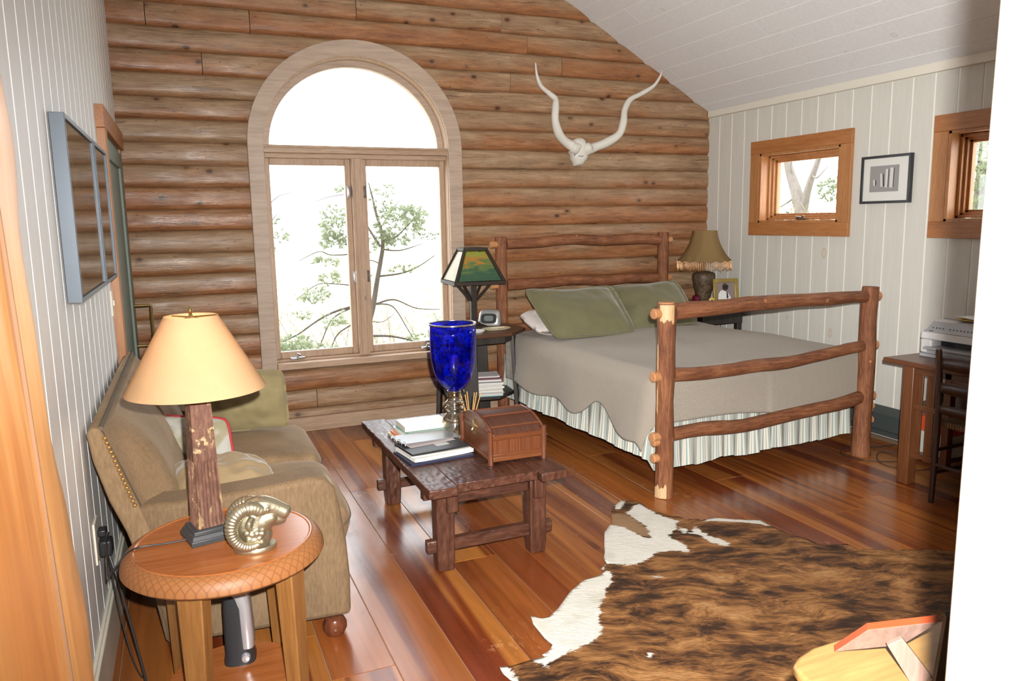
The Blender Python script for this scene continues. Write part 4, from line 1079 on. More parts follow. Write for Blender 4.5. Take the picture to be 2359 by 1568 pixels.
# ---- blue glass vase
def m_blue():
    s = Sh('cobalt_glass'); n1 = s.noise(s.co(), 13, 4, .6, .6); n2 = s.vor(s.co(), 75, 'SMOOTH_F1'); n3 = s.vor(s.co(), 15)
    pat = s.math('MULTIPLY', s.step(n1, .46, .60), s.step(n2, .62, .30)); pat = s.math('MAXIMUM', pat, s.math('MULTIPLY', s.step(n3, .16, .13), .8))
    ge = s.n('NewGeometry').outputs
    dt = s.math('ABSOLUTE', s.n('VectorMath', {0: ge['Incoming'], 1: ge['Normal']}, operation='DOT_PRODUCT').outputs['Value']); fr = s.math('ADD', s.math('MULTIPLY', s.math('POWER', s.math('SUBTRACT', 1.0, dt), 4.0), .8), .045)
    tr = s.n('BsdfTransparent', {'Color': (.02, .045, .80, 1)}).outputs[0]; df = s.n('BsdfDiffuse', {'Color': (.0, .012, .62, 1)}).outputs[0]; tl = s.n('BsdfTranslucent', {'Color': (.0, .02, .8, 1)}).outputs[0]
    d2 = s.n('MixShader', {0: .5, 1: df, 2: tl}).outputs[0]; b = s.n('MixShader', {0: s.math('ADD', s.math('MULTIPLY', pat, .50), .05), 1: tr, 2: d2}).outputs[0]
    g = s.n('BsdfGlossy', {'Color': (.9, .93, 1, 1), 'Roughness': .04}).outputs[0]; return s.done(s.n('MixShader', {0: fr, 1: b, 2: g}).outputs[0])
def m_merc():
    s = Sh('silvered_glass'); t = s.n('BsdfTransparent', {'Color': (.86, .80, .70, 1)}).outputs[0]; g = s.n('BsdfGlossy', {'Color': (.82, .76, .67, 1), 'Roughness': .08}).outputs[0]
    return s.done(s.n('MixShader', {0: .66, 1: t, 2: g}).outputs[0])
MERC = m_merc()
vc = Vector((1.262, 3.692, TZ2)); vs = thing('vase', 'tall cobalt blue glass hurricane vase with silver rim on the coffee table', 'vase', vc)
m = MB(); m.lathe([(.018, .262), (.035, .268), (.062, .288), (.088, .325), (.106, .37), (.117, .43), (.1215, .50), (.1225, .56), (.1225, .618), (.1195, .618), (.1195, .56), (.1185, .50), (.114, .43), (.103, .373), (.085, .328), (.060, .292), (.034, .272), (.018, .267)], 56, closed=True); m.build('bowl', m_blue(), vs, world=False, smooth=180)
m = MB(); m.lathe([(.1235 + .0035 * cos(a), .618 + .005 * sin(a)) for a in [2 * pi * k / 10 for k in range(10)]], 56, closed=True); m.build('silver_rim', plain('silver', (.80, .79, .77), .15, 1.0), vs, world=False, smooth=180)
m = MB(); m.lathe([(.001, 0), (.082, 0), (.086, .004), (.084, .010), (.070, .022), (.060, .045), (.062, .075), (.068, .10), (.060, .125), (.045, .145), (.040, .158), (.052, .166), (.054, .174), (.044, .180), (.042, .188), (.050, .194), (.051, .202), (.040, .210), (.033, .222), (.034, .245), (.037, .260), (.035, .266), (.001, .266)], 48); m.build('stem', MERC, vs, world=False, smooth=180)
# ---- reed diffuser
dc = Vector((1.37, 3.745, TZ2)); rd = thing('reed_diffuser', 'reed diffuser with honey-coloured sticks behind the bamboo box', 'diffuser', dc)
m = MB(); m.lathe([(.001, 0), (.033, 0), (.035, .004), (.035, .055), (.028, .068), (.013, .076), (.013, .10), (.010, .10), (.010, .07), (.001, .07)], 24); m.build('jar', glass_pane('clear_jar', (.93, .95, .92), 1.6), rd, world=False)
REED = plain('reed', (.62, .34, .10), .6)
for (dx_r, dy_r) in ((-.060, .0), (-.048, .02), (-.036, -.02), (-.01, .02), (.022, -.01), (.044, .015), (.058, -.01), (.066, .01)):
    m = MB(); m.tube([(-dx_r * .10, -dy_r * .2, .012), (dx_r, dy_r, .235 - abs(dx_r) * .25)], .0026, 6); m.build('reed', REED, rd, world=False)
# ---- bamboo box with a domed lid
def m_bamboo(nm, c1, c2, axis):
    s = Sh(nm); X = s.xyz(); k = {'x': 0, 'y': 1}[axis]; f = s.math('FRACT', s.math('MULTIPLY', X[k], 130.0)); edge = s.math('ABSOLUTE', s.math('SUBTRACT', f, .5)); n = s.noise(s.map((1, 1, .2)), 60, 3); id_ = s.n('TexWhiteNoise', {'W': s.math('FLOOR', s.math('MULTIPLY', X[k], 130.0))}, noise_dimensions='1D').outputs['Value']
    col = s.mix(s.math('ADD', s.math('MULTIPLY', n, .5), s.math('MULTIPLY', id_, .5)), c1, c2); col = s.mix(s.step(edge, .40, .49), col, tuple(c * .3 for c in c1)); return s.pbr(col, .35, s.bump(s.math('SUBTRACT', 1.0, edge), .5, .003), 0, .5)
BMX = m_bamboo('bamboo_slats', (.10, .028, .011), (.215, .068, .022), 'x'); BMY = m_bamboo('bamboo_slats_y', (.10, .03, .014), (.22, .07, .028), 'y')
BMW = wood('bamboo_frame', (.105, .031, .012), (.17, .054, .019), (.22, .078, .028), 'x', 1.5, .3); BMD = plain('bamboo_dark_frame', (.13, .042, .018), .32, var=.3); BML = wood('bamboo_lid', (.085, .028, .014), (.14, .045, .022), (.20, .07, .035), 'x', 2, .25)
bx_o = Vector((1.262, 3.190, TZ2)); bxr = radians(-1.0); bb_ = thing('bamboo_box', 'reddish bamboo box with domed lid on the coffee table', 'box', bx_o, bxr)
BW, BD_, BH = .276, .405, .145
for (x, y) in ((0, 0), (BW, 0), (0, BD_), (BW, BD_)):
    m = MB(); m.tube([(x, y, .0), (x, y, .163)], .0135, 12); m.build('corner_post', BMD, bb_, world=False)
m = MB(); m.box((.012, .002, .035), (BW - .012, .010, BH - .028)); m.build('slat_panel', BMX, bb_, world=False); m = MB(); m.box((.012, BD_ - .01, .035), (BW - .012, BD_ - .002, BH - .028)); m.build('slat_panel', BMX, bb_, world=False)
m = MB(); m.box((.002, .012, .03), (.010, BD_ - .012, BH - .02)); m.build('slat_panel', BMY, bb_, world=False); m = MB(); m.box((BW - .01, .012, .03), (BW - .002, BD_ - .012, BH - .02)); m.build('slat_panel', BMY, bb_, world=False)
for y in (-.004, BD_ - .010):
    for (z0, z1) in ((.012, .036), (.032, .050), (BH - .030, BH + .004)):
        m = MB(); m.box((.010, y, z0), (BW - .010, y + .014, z1)); m.build('rail', BMW, bb_, world=False, bevel=.004)
for x in (-.004, BW - .010):
    for (z0, z1) in ((.012, .03), (BH - .024, BH + .004)):
        m = MB(); m.box((x, .010, z0), (x + .014, BD_ - .010, z1)); m.build('rail', BMD, bb_, world=False, bevel=.004)
m = MB(); m.box((.012, .012, .012), (BW - .012, BD_ - .012, .02)); m.build('bottom', BMD, bb_, world=False)
def dome(y): return BH + .006 + .058 * max(0, sin(pi * (y + .006) / (BD_ + .012))) ** .75
lid = MB(); ys = [-.006 + (BD_ + .012) * k / 24 for k in range(25)]
lid.prism([(y, dome(y)) for y in ys] + [(y, dome(y) - .010) for y in reversed(ys)], .016, BW - .016, 'x'); lo_ = lid.build('lid', m_bamboo('bamboo_lid_slats', (.055, .018, .010), (.12, .04, .02), 'x'), bb_, world=False, smooth=50)
for x in (-.002, BW - .012):
    m = MB(); m.prism([(y, dome(y) + .004) for y in ys] + [(BD_, BH + .004), (0, BH + .004)], x, x + .014, 'x'); m.build('end_board', BML, lo_, world=False, bevel=.003)
for y in (.03, BD_ * .33, BD_ * .62, BD_ - .03):
    m = MB(); m.tube([(.012, y, dome(y) + .001), (BW - .012, y, dome(y) + .001)], .006, 8); m.build('batten', BMD, lo_, world=False)
m = MB(); m.box((-.012, BD_ / 2 - .012, BH - .04), (.0, BD_ / 2 + .012, BH + .03)); m.tube([(-.014, BD_ / 2, BH - .01), (-.02, BD_ / 2, BH - .02)], .006, 8); m.build('clasp', BRASS, bb_, world=False)
# ================================================================== octagonal stand on the window side and its things
BKW = wood('black_stained_oak', (.014, .011, .009), (.028, .022, .018), (.05, .04, .032), 'z', 1.0, .42, bump=.2)
TOPW = wood('dark_table_top', (.055, .022, .011), (.10, .04, .02), (.15, .065, .032), 'x', 1.0, .35)
OC = Vector((2.045, 5.40, 0)); OZ = .77
st = thing('nightstand', 'black octagonal stand with shelf between the window and bed', 'side table', OC)
def octo(r, a0=22.5, n=8): return [(OC.x + r * cos(radians(a0 + 360 / n * k)), OC.y + r * sin(radians(a0 + 360 / n * k))) for k in range(n)]
m = MB(); m.prism(octo(.375), OZ - .026, OZ, 'z'); m.build('top', TOPW, st, bevel=.004)
m = MB(); m.prism(octo(.30), OZ - .085, OZ - .026, 'z'); m.build('apron', BKW, st, bevel=.003)
for a in (330, 62, 152, 240):
    d = Vector((cos(radians(a)), sin(radians(a)), 0)); n_ = Vector((-d.y, d.x, 0)); m = MB(); i0 = len(m.v)
    for (z, r, hw) in ((0, .315, .062), (OZ - .026, .275, .040)):
        for (rr, s_) in ((r - .014, -1), (r + .014, -1), (r + .014, 1), (r - .014, 1)): m.vert(OC + d * rr + n_ * hw * s_ + Vector((0, 0, z)))
    for f in ((3, 2, 1, 0), (4, 5, 6, 7), (0, 1, 5, 4), (1, 2, 6, 5), (2, 3, 7, 6), (3, 0, 4, 7)): m.face(f)
    m.build('leg', BKW, st, bevel=.003)
m = MB(); m.prism(octo(.285, 15), .262, .284, 'z'); m.build('shelf', BKW, st, bevel=.003)
# magazines on the shelf
mz = .285; MG = 'magazines on the shelf of the octagonal stand'
mags = [(.20, .27, .010, (.30, .50, .50), 'pale teal magazine at bottom of pile on the octagonal stand'), (.21, .275, .012, (.62, .60, .54), None), (.205, .28, .008, (.42, .44, .44), None), (.21, .27, .014, (.70, .69, .64), None), (.20, .275, .010, (.55, .55, .52), None), (.21, .28, .016, (.68, .67, .63), None), (.20, .27, .012, (.60, .60, .57), None), (.205, .275, .018, (.64, .64, .61), None), (.195, .27, .006, (.10, .10, .11), 'dark-covered magazine near top of pile on the octagonal stand'), (.20, .26, .016, (.62, .61, .58), None), (.19, .26, .010, (.12, .035, .05), 'maroon magazine second from top of pile on octagonal stand'), (.18, .24, .012, (.55, .50, .50), 'crumpled grey magazine with red corner on top of pile on octagonal stand')]
words = ['second', 'third', 'fourth', 'fifth', 'sixth', 'seventh', 'eighth', 'ninth', 'tenth']
for k, (d_, w_, h_, c_, lb) in enumerate(mags):
    o = slab_thing('magazine', lb or ('pale grey magazine, %s from bottom of pile on the octagonal stand' % words[k - 1]), 'magazine', (2.035 + .012 * noise.noise(Vector((k * 1.7, 0, 0))), 5.26 + .01 * noise.noise(Vector((k * 2.7, 5, 0))), mz), w_, d_, h_ - .0008, radians(-14 + 8 * noise.noise(Vector((k * 1.3, 2, 2)))), plain('magazine_%d' % k, c_, .5), MG, .002 if k < 10 else .010, k)
    mz += h_ + .0006 + (.002 if k > 9 else 0)
# mission lamp
DKB = plain('dark_bronze_wood', (.030, .021, .015), .55, spec=.3, var=.3)
ml = thing('table_lamp', 'mission table lamp with green and amber glass shade', 'lamp', (2.06, 5.50, OZ), radians(-3))
m = MB(); stack_sq(m, [(.085, 0), (.085, .012), (.07, .018), (.045, .024), (.04, .036)]); m.build('base', DKB, ml, world=False, bevel=.002)
m = MB(); stack_sq(m, [(.024, .03), (.024, .36)]); m.build('post', DKB, ml, world=False, bevel=.002)
for k in range(4):
    a = radians(45 + 90 * k); m = MB(); m.bar((.022 * cos(a), .022 * sin(a), .205), (.165 * cos(a), .165 * sin(a), .352), .014, .020); m.build('brace', DKB, ml, world=False, bevel=.001)
def m_slag(nm, c1, c2, c3, tr=.35):
    s = Sh(nm); X = s.xyz(); z = s.math('ADD', s.math('MULTIPLY', s.math('SUBTRACT', X[2], .36), 3.2), s.math('MULTIPLY', s.math('SUBTRACT', s.noise(s.map((.6, .6, 2)), 22, 4, .6, .8), .5), .9)); col = s.ramp(z, [(.18, c1), (.45, tuple((a + b) / 2 for a, b in zip(c1, c2))), (.52, c3), (.68, c2)])
    d = s.n('BsdfDiffuse', {'Color': col}).outputs[0]; t = s.n('BsdfTranslucent', {'Color': col}).outputs[0]; x = s.n('MixShader', {0: tr, 1: d, 2: t}).outputs[0]; g = s.n('BsdfGlossy', {'Roughness': .12, 'Color': (1, 1, 1, 1)}).outputs[0]; return s.done(s.n('MixShader', {0: .06, 1: x, 2: g}).outputs[0])
SLAG = m_slag('green_slag_glass', (.010, .085, .032), (.24, .32, .015), (.50, .15, .01), .28); SLAGW = m_slag('pale_slag_glass', (.72, .68, .52), (.78, .74, .60), (.74, .70, .55), .4)
Z0, Z1, RA, RB = .352, .60, .195, .085
cr = [[Vector((sx * r, sy * r, z)) for (sx, sy) in ((-1, -1), (1, -1), (1, 1), (-1, 1))] for (r, z) in ((RA, Z0), (RB, Z1))]
for k in range(4):
    a, b = cr[0][k], cr[0][(k + 1) % 4]; c, d = cr[1][(k + 1) % 4], cr[1][k]; q = sum((a, b, c, d), Vector()) / 4; inn = [v.lerp(q, .14) for v in (a, b, c, d)]
    nrm = (b - a).cross(d - a).normalized(); m = MB(); i = [m.vert(v) for v in inn] + [m.vert(v - nrm * .004) for v in inn]
    for f in ((0, 1, 2, 3), (7, 6, 5, 4), (0, 4, 5, 1), (1, 5, 6, 2), (2, 6, 7, 3), (3, 7, 4, 0)): m.face([i[x] for x in f])
    m.build('glass_panel', SLAGW if k in (3,) else SLAG, ml, world=False, smooth=0)
m = MB()
for k in range(4):
    a, b = cr[0][k], cr[0][(k + 1) % 4]; c, d = cr[1][(k + 1) % 4], cr[1][k]
    m.bar(a, b, .020, .026); m.bar(d, c, .020, .020); m.bar(a, d, .020, .020)
m.build('shade_frame', DKB, ml, world=False, bevel=.002)
m = MB(); m.prism([(-RB - .012, -RB - .012), (RB + .012, -RB - .012), (RB + .012, RB + .012), (-RB - .012, RB + .012)], Z1 + .006, Z1 + .014, 'z'); m.build('cap', DKB, ml, world=False)
# clock radio, dish, tin, phone
ck = thing('alarm_clock', 'silver alarm clock with dark display on the octagonal stand', 'clock', (2.195, 5.50, OZ), radians(-34))
CKS = plain('clock_silver', (.50, .50, .49), .35, .5)
m = MB(); loft(m, [[(x, y * (1 - .10), z) for (x, z, y) in []] or superell(.088, .05, .004, p=.5), superell(.092, .055, .02, p=.5), superell(.082, .040, .10, p=.5, cy=.012), superell(.070, .030, .118, p=.5, cy=.015), superell(.04, .015, .124, p=.5, cy=.016)]); m.build('case', CKS, ck, world=False, smooth=50)
def tiltpanel(nm, hw, z0, z1, off, mat, par):
    m = MB(); pts = []
    for k in range(28): a = 2 * pi * k / 28; u = hw * math.copysign(abs(cos(a)) ** .5, cos(a)); z = (z0 + z1) / 2 + (z1 - z0) / 2 * math.copysign(abs(sin(a)) ** .5, sin(a)); pts.append((u, z))
    f = lambda z: -.0545 + (z - .02) * .345 - off
    i = [m.vert((u, f(z), z)) for (u, z) in pts]; j = [m.vert((u, f(z) + .006, z)) for (u, z) in pts]; m.face(i); m.face(j[::-1])
    for k in range(28): m.face((i[k], i[(k + 1) % 28], j[(k + 1) % 28], j[k]))
    return m.build(nm, mat, par, world=False)
tiltpanel('bezel', .062, .022, .098, .002, plain('clock_bezel', (.03, .035, .035), .3), ck); tiltpanel('display', .036, .042, .082, .004, plain('clock_display', (.16, .19, .19), .2), ck)
m = MB(); loft(m, [superell(.085, .055, .0, p=.7), superell(.105, .068, .006, p=.7), superell(.112, .074, .013, p=.7), superell(.104, .067, .012, p=.7), superell(.08, .05, .006, p=.7)]); tag(m.build('dish', plain('cream_ceramic', (.70, .62, .42), .35), loc=Vector((2.15, 5.26, OZ)), rot=Euler((0, 0, .1)), world=False, smooth=60), 'shallow cream dish on the octagonal stand in front of clock', 'dish')
slab_thing('letter_opener', 'slim cream pen-like stick lying in the cream dish', 'pen', Vector((2.16, 5.255, OZ + .013)), .11, .014, .008, radians(4), plain('bone', (.60, .54, .40), .4))
m = MB(); m.lathe([(.001, 0), (.05, 0), (.062, .012), (.058, .016), (.045, .008), (.001, .006)], 28); tag(m.build('dish', plain('white_ceramic', (.70, .70, .68), .25), loc=Vector((1.97, 5.20, OZ)), world=False), 'small white saucer with dark centre half hidden by blue vase', 'dish')
m = MB(); m.lathe([(.001, 0), (.048, 0), (.048, .032), (.050, .033), (.050, .045), (.046, .047), (.001, .047)], 28); tag(m.build('tin', plain('silver', (.80, .79, .77), .15, 1.0), loc=Vector((1.905, 5.36, OZ)), world=False), 'small silver tin on octagonal stand just above vase rim', 'tin')
# ================================================================== nightstand beyond the bed
nr = thing('nightstand', 'dark nightstand beyond the bed holding the fringed lamp', 'nightstand', (4.265, 5.45, 0)); NZ = .838
m = MB(); m.box((4.03, 5.22, NZ - .03), (4.50, 5.78, NZ)); m.build('top', TOPW, nr, bevel=.004)
m = MB(); m.box((4.05, 5.25, NZ - .17), (4.48, 5.76, NZ - .03)); m.build('drawer_case', BKW, nr, bevel=.003)
for x in (4.075, 4.455):
    for y in (5.28, 5.73): m = MB(); m.box((x - .024, y - .024, 0), (x + .024, y + .024, NZ - .17)); m.build('leg', BKW, nr, bevel=.003)
m = MB(); m.box((4.06, 5.26, .20), (4.47, 5.75, .22)); m.build('shelf', BKW, nr)
fl2 = thing('table_lamp', 'lamp with bell-shaped tan shade trimmed with beaded fringe', 'lamp', (4.245, 5.50, NZ))
CARV = Sh('carved_brown'); _n = CARV.noise(CARV.co(), 30, 3, .5, 1.5); CARVED = CARV.pbr(CARV.ramp(_n, [(.35, (.045, .030, .016)), (.6, (.12, .08, .045))]), .5, CARV.bump(_n, .5, .004))
m = MB(); m.lathe([(.001, 0), (.052, 0), (.056, .01), (.066, .06), (.085, .14), (.099, .205), (.102, .24), (.092, .262), (.06, .274), (.03, .278), (.001, .278)], 36); m.build('body', CARVED, fl2, world=False, smooth=60)
m = MB(); m.tube([(0, 0, .276), (0, 0, .632)], .007, 10); m.lathe([(.001, .646), (.006, .644), (.007, .636), (.003, .632), (.001, .630)][::-1], 12); m.build('stem', BRASS, fl2, world=False)
def bell(t): return .109 + .128 * (t ** 1.75) + .0 
def m_fab():
    s = Sh('tan_silk_shade'); n = s.noise(s.map((1, 1, .3)), 160, 3); col = s.mix(n, (.27, .175, .075), (.35, .235, .11)); d = s.n('BsdfDiffuse', {'Color': col}).outputs[0]; t = s.n('BsdfTranslucent', {'Color': col}).outputs[0]; return s.done(s.n('MixShader', {0: .3, 1: d, 2: t}).outputs[0])
m = MB(); NK = 96; NJ = 15
def shade_pt(k, j, off=0.0):
    t = j / (NJ - 1); a = 2 * pi * k / NK; lobe = abs(((k / NK * 8) % 1) - .5) * 2; r = bell(t) * (1 - (.055 - .03 * t) * (1 - lobe ** 1.6) * .9) + off
    z = .632 - .272 * t - (.022 * (1 - abs(lobe * 2 - 1)) if j == NJ - 1 else 0) * 0 + (.014 * sin(pi * lobe) * (t ** 6))
    return Vector((r * cos(a), r * sin(a), z))
for off in (0, -.003):
    b = len(m.v)
    for j in range(NJ):
        for k in range(NK): m.vert(shade_pt(k, j, off))
    for j in range(NJ - 1):
        for k in range(NK): m.face((b + j * NK + k, b + j * NK + (k + 1) % NK, b + (j + 1) * NK + (k + 1) % NK, b + (j + 1) * NK + k))
m.build('shade', m_fab(), fl2, world=False, smooth=180)
BEAD = plain('copper_bead', (.45, .24, .10), .35, .3)
m = MB()
for k in range(96):
    p = shade_pt(k, NJ - 1); L_ = .062 + .010 * ((k * 7) % 5) / 5
    m.tube([p, p - Vector((0, 0, L_))], .0016, 5)
    m.lathe([(.0005, 0), (.0026, -.004), (.0026, -.014), (.0005, -.018)], 6, c=p - Vector((0, 0, L_ - .006))); m.lathe([(.0005, 0), (.0032, -.005), (.0005, -.010)], 6, c=p - Vector((0, 0, .012)))
fr2 = m.build('beaded_fringe', BEAD, fl2, world=False); fr2['kind'] = 'stuff'
# photo frame with a man in a white shirt
pf = thing('photo_frame', 'gold photo frame with man in white shirt beside the fringed lamp', 'photo frame', (4.375, 5.345, NZ), radians(-13))
GOLD = plain('gold_leaf_frame', (.42, .32, .10), .35, .7, bump=.3, var=.45)
FWd, FH_, fb = .118, .215, .034
m = MB()
for (a, b, c, d) in ((-FWd, -FWd + fb, 0, FH_), (FWd - fb, FWd, 0, FH_), (-FWd + fb, FWd - fb, 0, fb), (-FWd + fb, FWd - fb, FH_ - fb, FH_)): m.box((a, -.012, c), (b, .006, d))
m.v = [Matrix.Rotation(radians(-10), 4, 'X') @ v for v in m.v]; m.build('frame', GOLD, pf, world=False, bevel=.003)
RX = Matrix.Rotation(radians(-10), 4, 'X')
def flat(par, name, pts, y, mat): 
    m = MB(); m.prism(pts, y, y + .0012, 'y'); m.v = [RX @ v for v in m.v]; return m.build(name, mat, par, world=False, smooth=0)
ph = flat(pf, 'photograph', [(-.088, .03), (.088, .03), (.088, .185), (-.088, .185)], -.002, plain('photo_ground', (.25, .19, .18), .3))
flat(ph, 'photographed_shirt', [(-.075, .03), (.05, .03), (.035, .065), (.02, .09), (-.02, .115), (-.05, .11), (-.07, .08)], -.0035, plain('photo_white', (.72, .72, .72), .3))
flat(ph, 'photographed_head', [(-.012 + .026 * cos(a) + .006, .140 + .034 * sin(a)) for a in [2 * pi * k / 18 for k in range(18)]], -.0045, plain('photo_skin', (.055, .035, .028), .3))
flat(ph, 'photographed_tie', [(.006, .105), (.016, .095), (.022, .05), (.010, .035), (.004, .05)], -.005, plain('photo_dark', (.03, .028, .03), .3))
m = MB(); m.box((-.02, 0, .01), (.02, .004, .16)); m.v = [Matrix.Translation((0, .05, 0)) @ Matrix.Rotation(radians(15), 4, 'X') @ v for v in m.v]; m.build('easel_leg', plain('black_card', (.02, .02, .02), .8), pf, world=False)
m = MB(); m.lathe([(.001, 0), (.030, 0), (.034, .006), (.035, .05), (.031, .056), (.033, .06), (.033, .066), (.022, .076), (.001, .078)], 24); tag(m.build('candle_jar', plain('ruby_glass', (.10, .006, .02), .08, 0, .8), loc=Vector((4.125, 5.44, NZ)), world=False), 'small ruby red lidded jar beside the fringed lamp', 'jar')
slab_thing('card', 'small white card lying on the nightstand beside the red jar', 'card', Vector((4.10, 5.37, NZ + .001)), .075, .06, .012, .2, WPAP)
m = MB(); m.tube([(4.165 + .022 * cos(a), 5.28, NZ + .030 + .026 * sin(a)) for a in [pi * k / 10 for k in range(11)]] , .011, 10); tag(m.build('napkin_ring', plain('yellow_ring', (.70, .52, .16), .4), loc=(4.165, 5.28, NZ)), 'little yellow arched ornament in front of the fringed lamp', 'ornament')
slab_thing('spectacle_case', 'small dark blue case on the nightstand beside the photo frame', 'case', Vector((4.47, 5.27, NZ + .001)), .055, .10, .03, .1, NAVY)
m = MB(); m.tube(curve_pts([(4.30, 5.50, NZ + .004), (4.36, 5.42, NZ + .05), (4.33, 5.43, NZ + .15), (4.36, 5.50, NZ + .02), (4.43, 5.60, NZ + .004), (4.53, 5.62, .70), (4.54, 5.60, .20)], 8), .003, 6); tag(m.build('lamp_cord', CORD, loc=(4.4, 5.5, NZ)), 'dark cord looping behind the gold photo frame', 'cord')
# ================================================================== desk, printer, chair, wall photo, heater
DSK = wood('mission_oak_z', (.07, .022, .008), (.12, .041, .014), (.165, .062, .023), 'z', 1.0, .35); DSKY = wood('mission_oak_y', (.075, .026, .011), (.125, .044, .017), (.175, .066, .028), 'y', 1.0, .3)
dk = thing('desk', 'reddish brown mission desk with slatted side under the window', 'desk', (4.17, 2.5, 0)); DZ = .745; DY1, DY0 = 3.19, 1.85; DXA, DXB = 3.795, 4.525
m = MB(); m.box((DXA, DY0, DZ - .03), (DXB, DY1, DZ)); m.build('top', DSKY, dk, bevel=.005)
for (x, y) in ((3.872, 3.045), (4.46, 3.10), (3.872, 1.98), (4.46, 1.95), (3.872, 2.80), (3.872, 2.26)):
    m = MB(); w_ = .036 if y in (3.045, 3.10, 1.98, 1.95) else .022; m.box((x - w_, y - w_, 0 if w_ > .03 else .17), (x + w_, y + w_, DZ - .03)); m.build('leg' if w_ > .03 else 'post', DSK, dk, bevel=.004)
for (a, b) in ((2.80, 3.045), (1.98, 2.26)):
    for z in (.17, .46):
        m = MB(); m.box((3.855, a, z), (3.885, b, z + .03)); m.box((3.885, a, z + .01), (4.45, b, z + .028)); m.build('shelf', DSKY, dk, bevel=.003)
    n = 2
    for k in range(n):
        y = a + (b - a) * (k + 1) / (n + 1) + .03 - .006 * k; m = MB(); m.box((3.862, y - .024, .16), (3.874, y + .024, DZ - .05)); m.build('slat', DSK, dk, bevel=.002)
m = MB(); m.box((3.850, 1.98, DZ - .075), (3.885, 3.045, DZ - .03)); m.build('apron', DSKY, dk, bevel=.003)
m = MB(); m.box((3.845, 2.29, DZ - .16), (4.40, 2.775, DZ - .07)); dw = m.build('drawer', DSKY, dk, bevel=.004)
m = MB(); m.lathe([(.001, .02), (.012, .018), (.014, .008), (.008, 0)], 14, M=Matrix.Rotation(-pi / 2, 4, 'Y')); m.v = [v + Vector((3.845, 2.53, DZ - .115)) for v in m.v]; m.build('knob', BRASS, dw)
m = MB(); m.box((4.44, 2.0, .10), (4.46, 3.06, DZ - .03)); m.build('back_panel', DSKY, dk)
# things on the desk's shelves
slab_thing('box_file', 'bright red-orange file on the lower desk shelf behind slats', 'file', Vector((4.05, 2.925, .33)), .26, .20, .085, 0, plain('red_file', (.72, .085, .03), .5))
slab_thing('box', 'white box on bottom shelf of the desk under the red file', 'box', Vector((4.05, 2.925, .199)), .28, .21, .128, 0, plain('box_white', (.62, .62, .58), .6))
slab_thing('box', 'pale blue-white box above the red file on the desk shelf', 'box', Vector((4.08, 2.90, .418)), .22, .18, .04, 0, plain('box_blue', (.45, .48, .50), .6))
m = MB(); pts = [Vector((4.0 + .10 * noise.noise(Vector((k * .7, 1, 0))), 2.93 + .09 * noise.noise(Vector((k * .7, 5, 2))), .50 + .012 + .09 * abs(noise.noise(Vector((k * .6, 9, 4)))) * 1.6)) for k in range(40)]
m.tube(curve_pts(pts, 5), .0055, 6); tag(m.build('cable_bundle', CORD, loc=(4.0, 2.93, .49)), 'tangled black cables on upper desk shelf behind the slats', 'cables')
# printer
pr_ = thing('printer', 'white all-in-one inkjet printer on the desk by the wall', 'printer', (4.02, 3.13, DZ), radians(0))
PWH = plain('printer_white', (.62, .62, .62), .35); PGR = plain('printer_grey', (.36, .37, .39), .35); PDK = plain('printer_dark', (.03, .03, .04), .4)
prof = [(.06, .0), (.02, .03), (.005, .10), (.02, .148), (.09, .195), (.17, .212), (.40, .212), (.42, .19), (.42, .0)]
PL = .46
m = MB(); m.prism([(.06, 0), (.42, 0), (.42, .19), (.40, .212), (.17, .212), (.09, .195), (.045, .16), (.012, .148), (.004, .105), (.10, .105), (.10, .045), (.05, .04)], -PL, 0, 'y'); bd = m.build('body', PWH, pr_, world=False, bevel=.005)
m = MB(); m.box((.004, -.075, .02), (.10, -.0, .105)); m.box((.004, -PL, .02), (.10, -PL + .07, .105)); m.build('front_cheeks', PWH, pr_, world=False, bevel=.012, segs=3)
m = MB(); m.box((.095, -PL + .05, .045), (.105, -.06, .105)); m.build('paper_slot', PDK, pr_, world=False)
m = MB(); m.box((-.035, -PL + .045, .050), (.10, -.05, .064)); m.build('output_tray', PGR, pr_, world=False, bevel=.004)
m = MB(); m.box((-.01, -PL + .02, .0), (.10, -.012, .020)); m.box((-.005, -PL + .05, .02), (.10, -.055, .046)); m.build('paper_tray', PGR, pr_, world=False, bevel=.004)
m = MB(); m.prism([(.010, .1515), (.043, .163), (.089, .199), (.105, .203), (.104, .199), (.09, .195), (.045, .16), (.012, .148)], -PL + .012, -.012, 'y'); cp = m.build('control_panel', PGR, pr_, world=False, bevel=.001)
for k in range(14):
    if k == 4: continue
    y = -.045 - k * .022; m = MB(); m.lathe([(.001, .003), (.004, .002), (.0045, 0)], 10, M=Matrix.Translation((.052, y, .170)) @ Matrix.Rotation(radians(-38), 4, 'Y')); m.build('button', PDK, cp, world=False)
m = MB(); m.box((.018, -.07, .1535), (.022, -.045, .157)); m.build('badge', PDK, cp, world=False)
m = MB(); m.box((.17, -PL + .02, .212), (.40, -.02, .218)); m.build('scanner_lid', PGR, pr_, world=False, bevel=.002)
slab_thing('envelope', 'yellow-edged paper under the loose sheets on top of the printer', 'paper', Vector((4.26, 2.88, DZ + .222)), .20, .26, .004, .15, plain('yellow_paper', (.62, .42, .06), .7))
slab_thing('envelope', 'open white sheets lying on top of the printer', 'paper', Vector((4.25, 2.86, DZ + .231)), .23, .30, .005, -.25, WPAP, None, .012, 3)
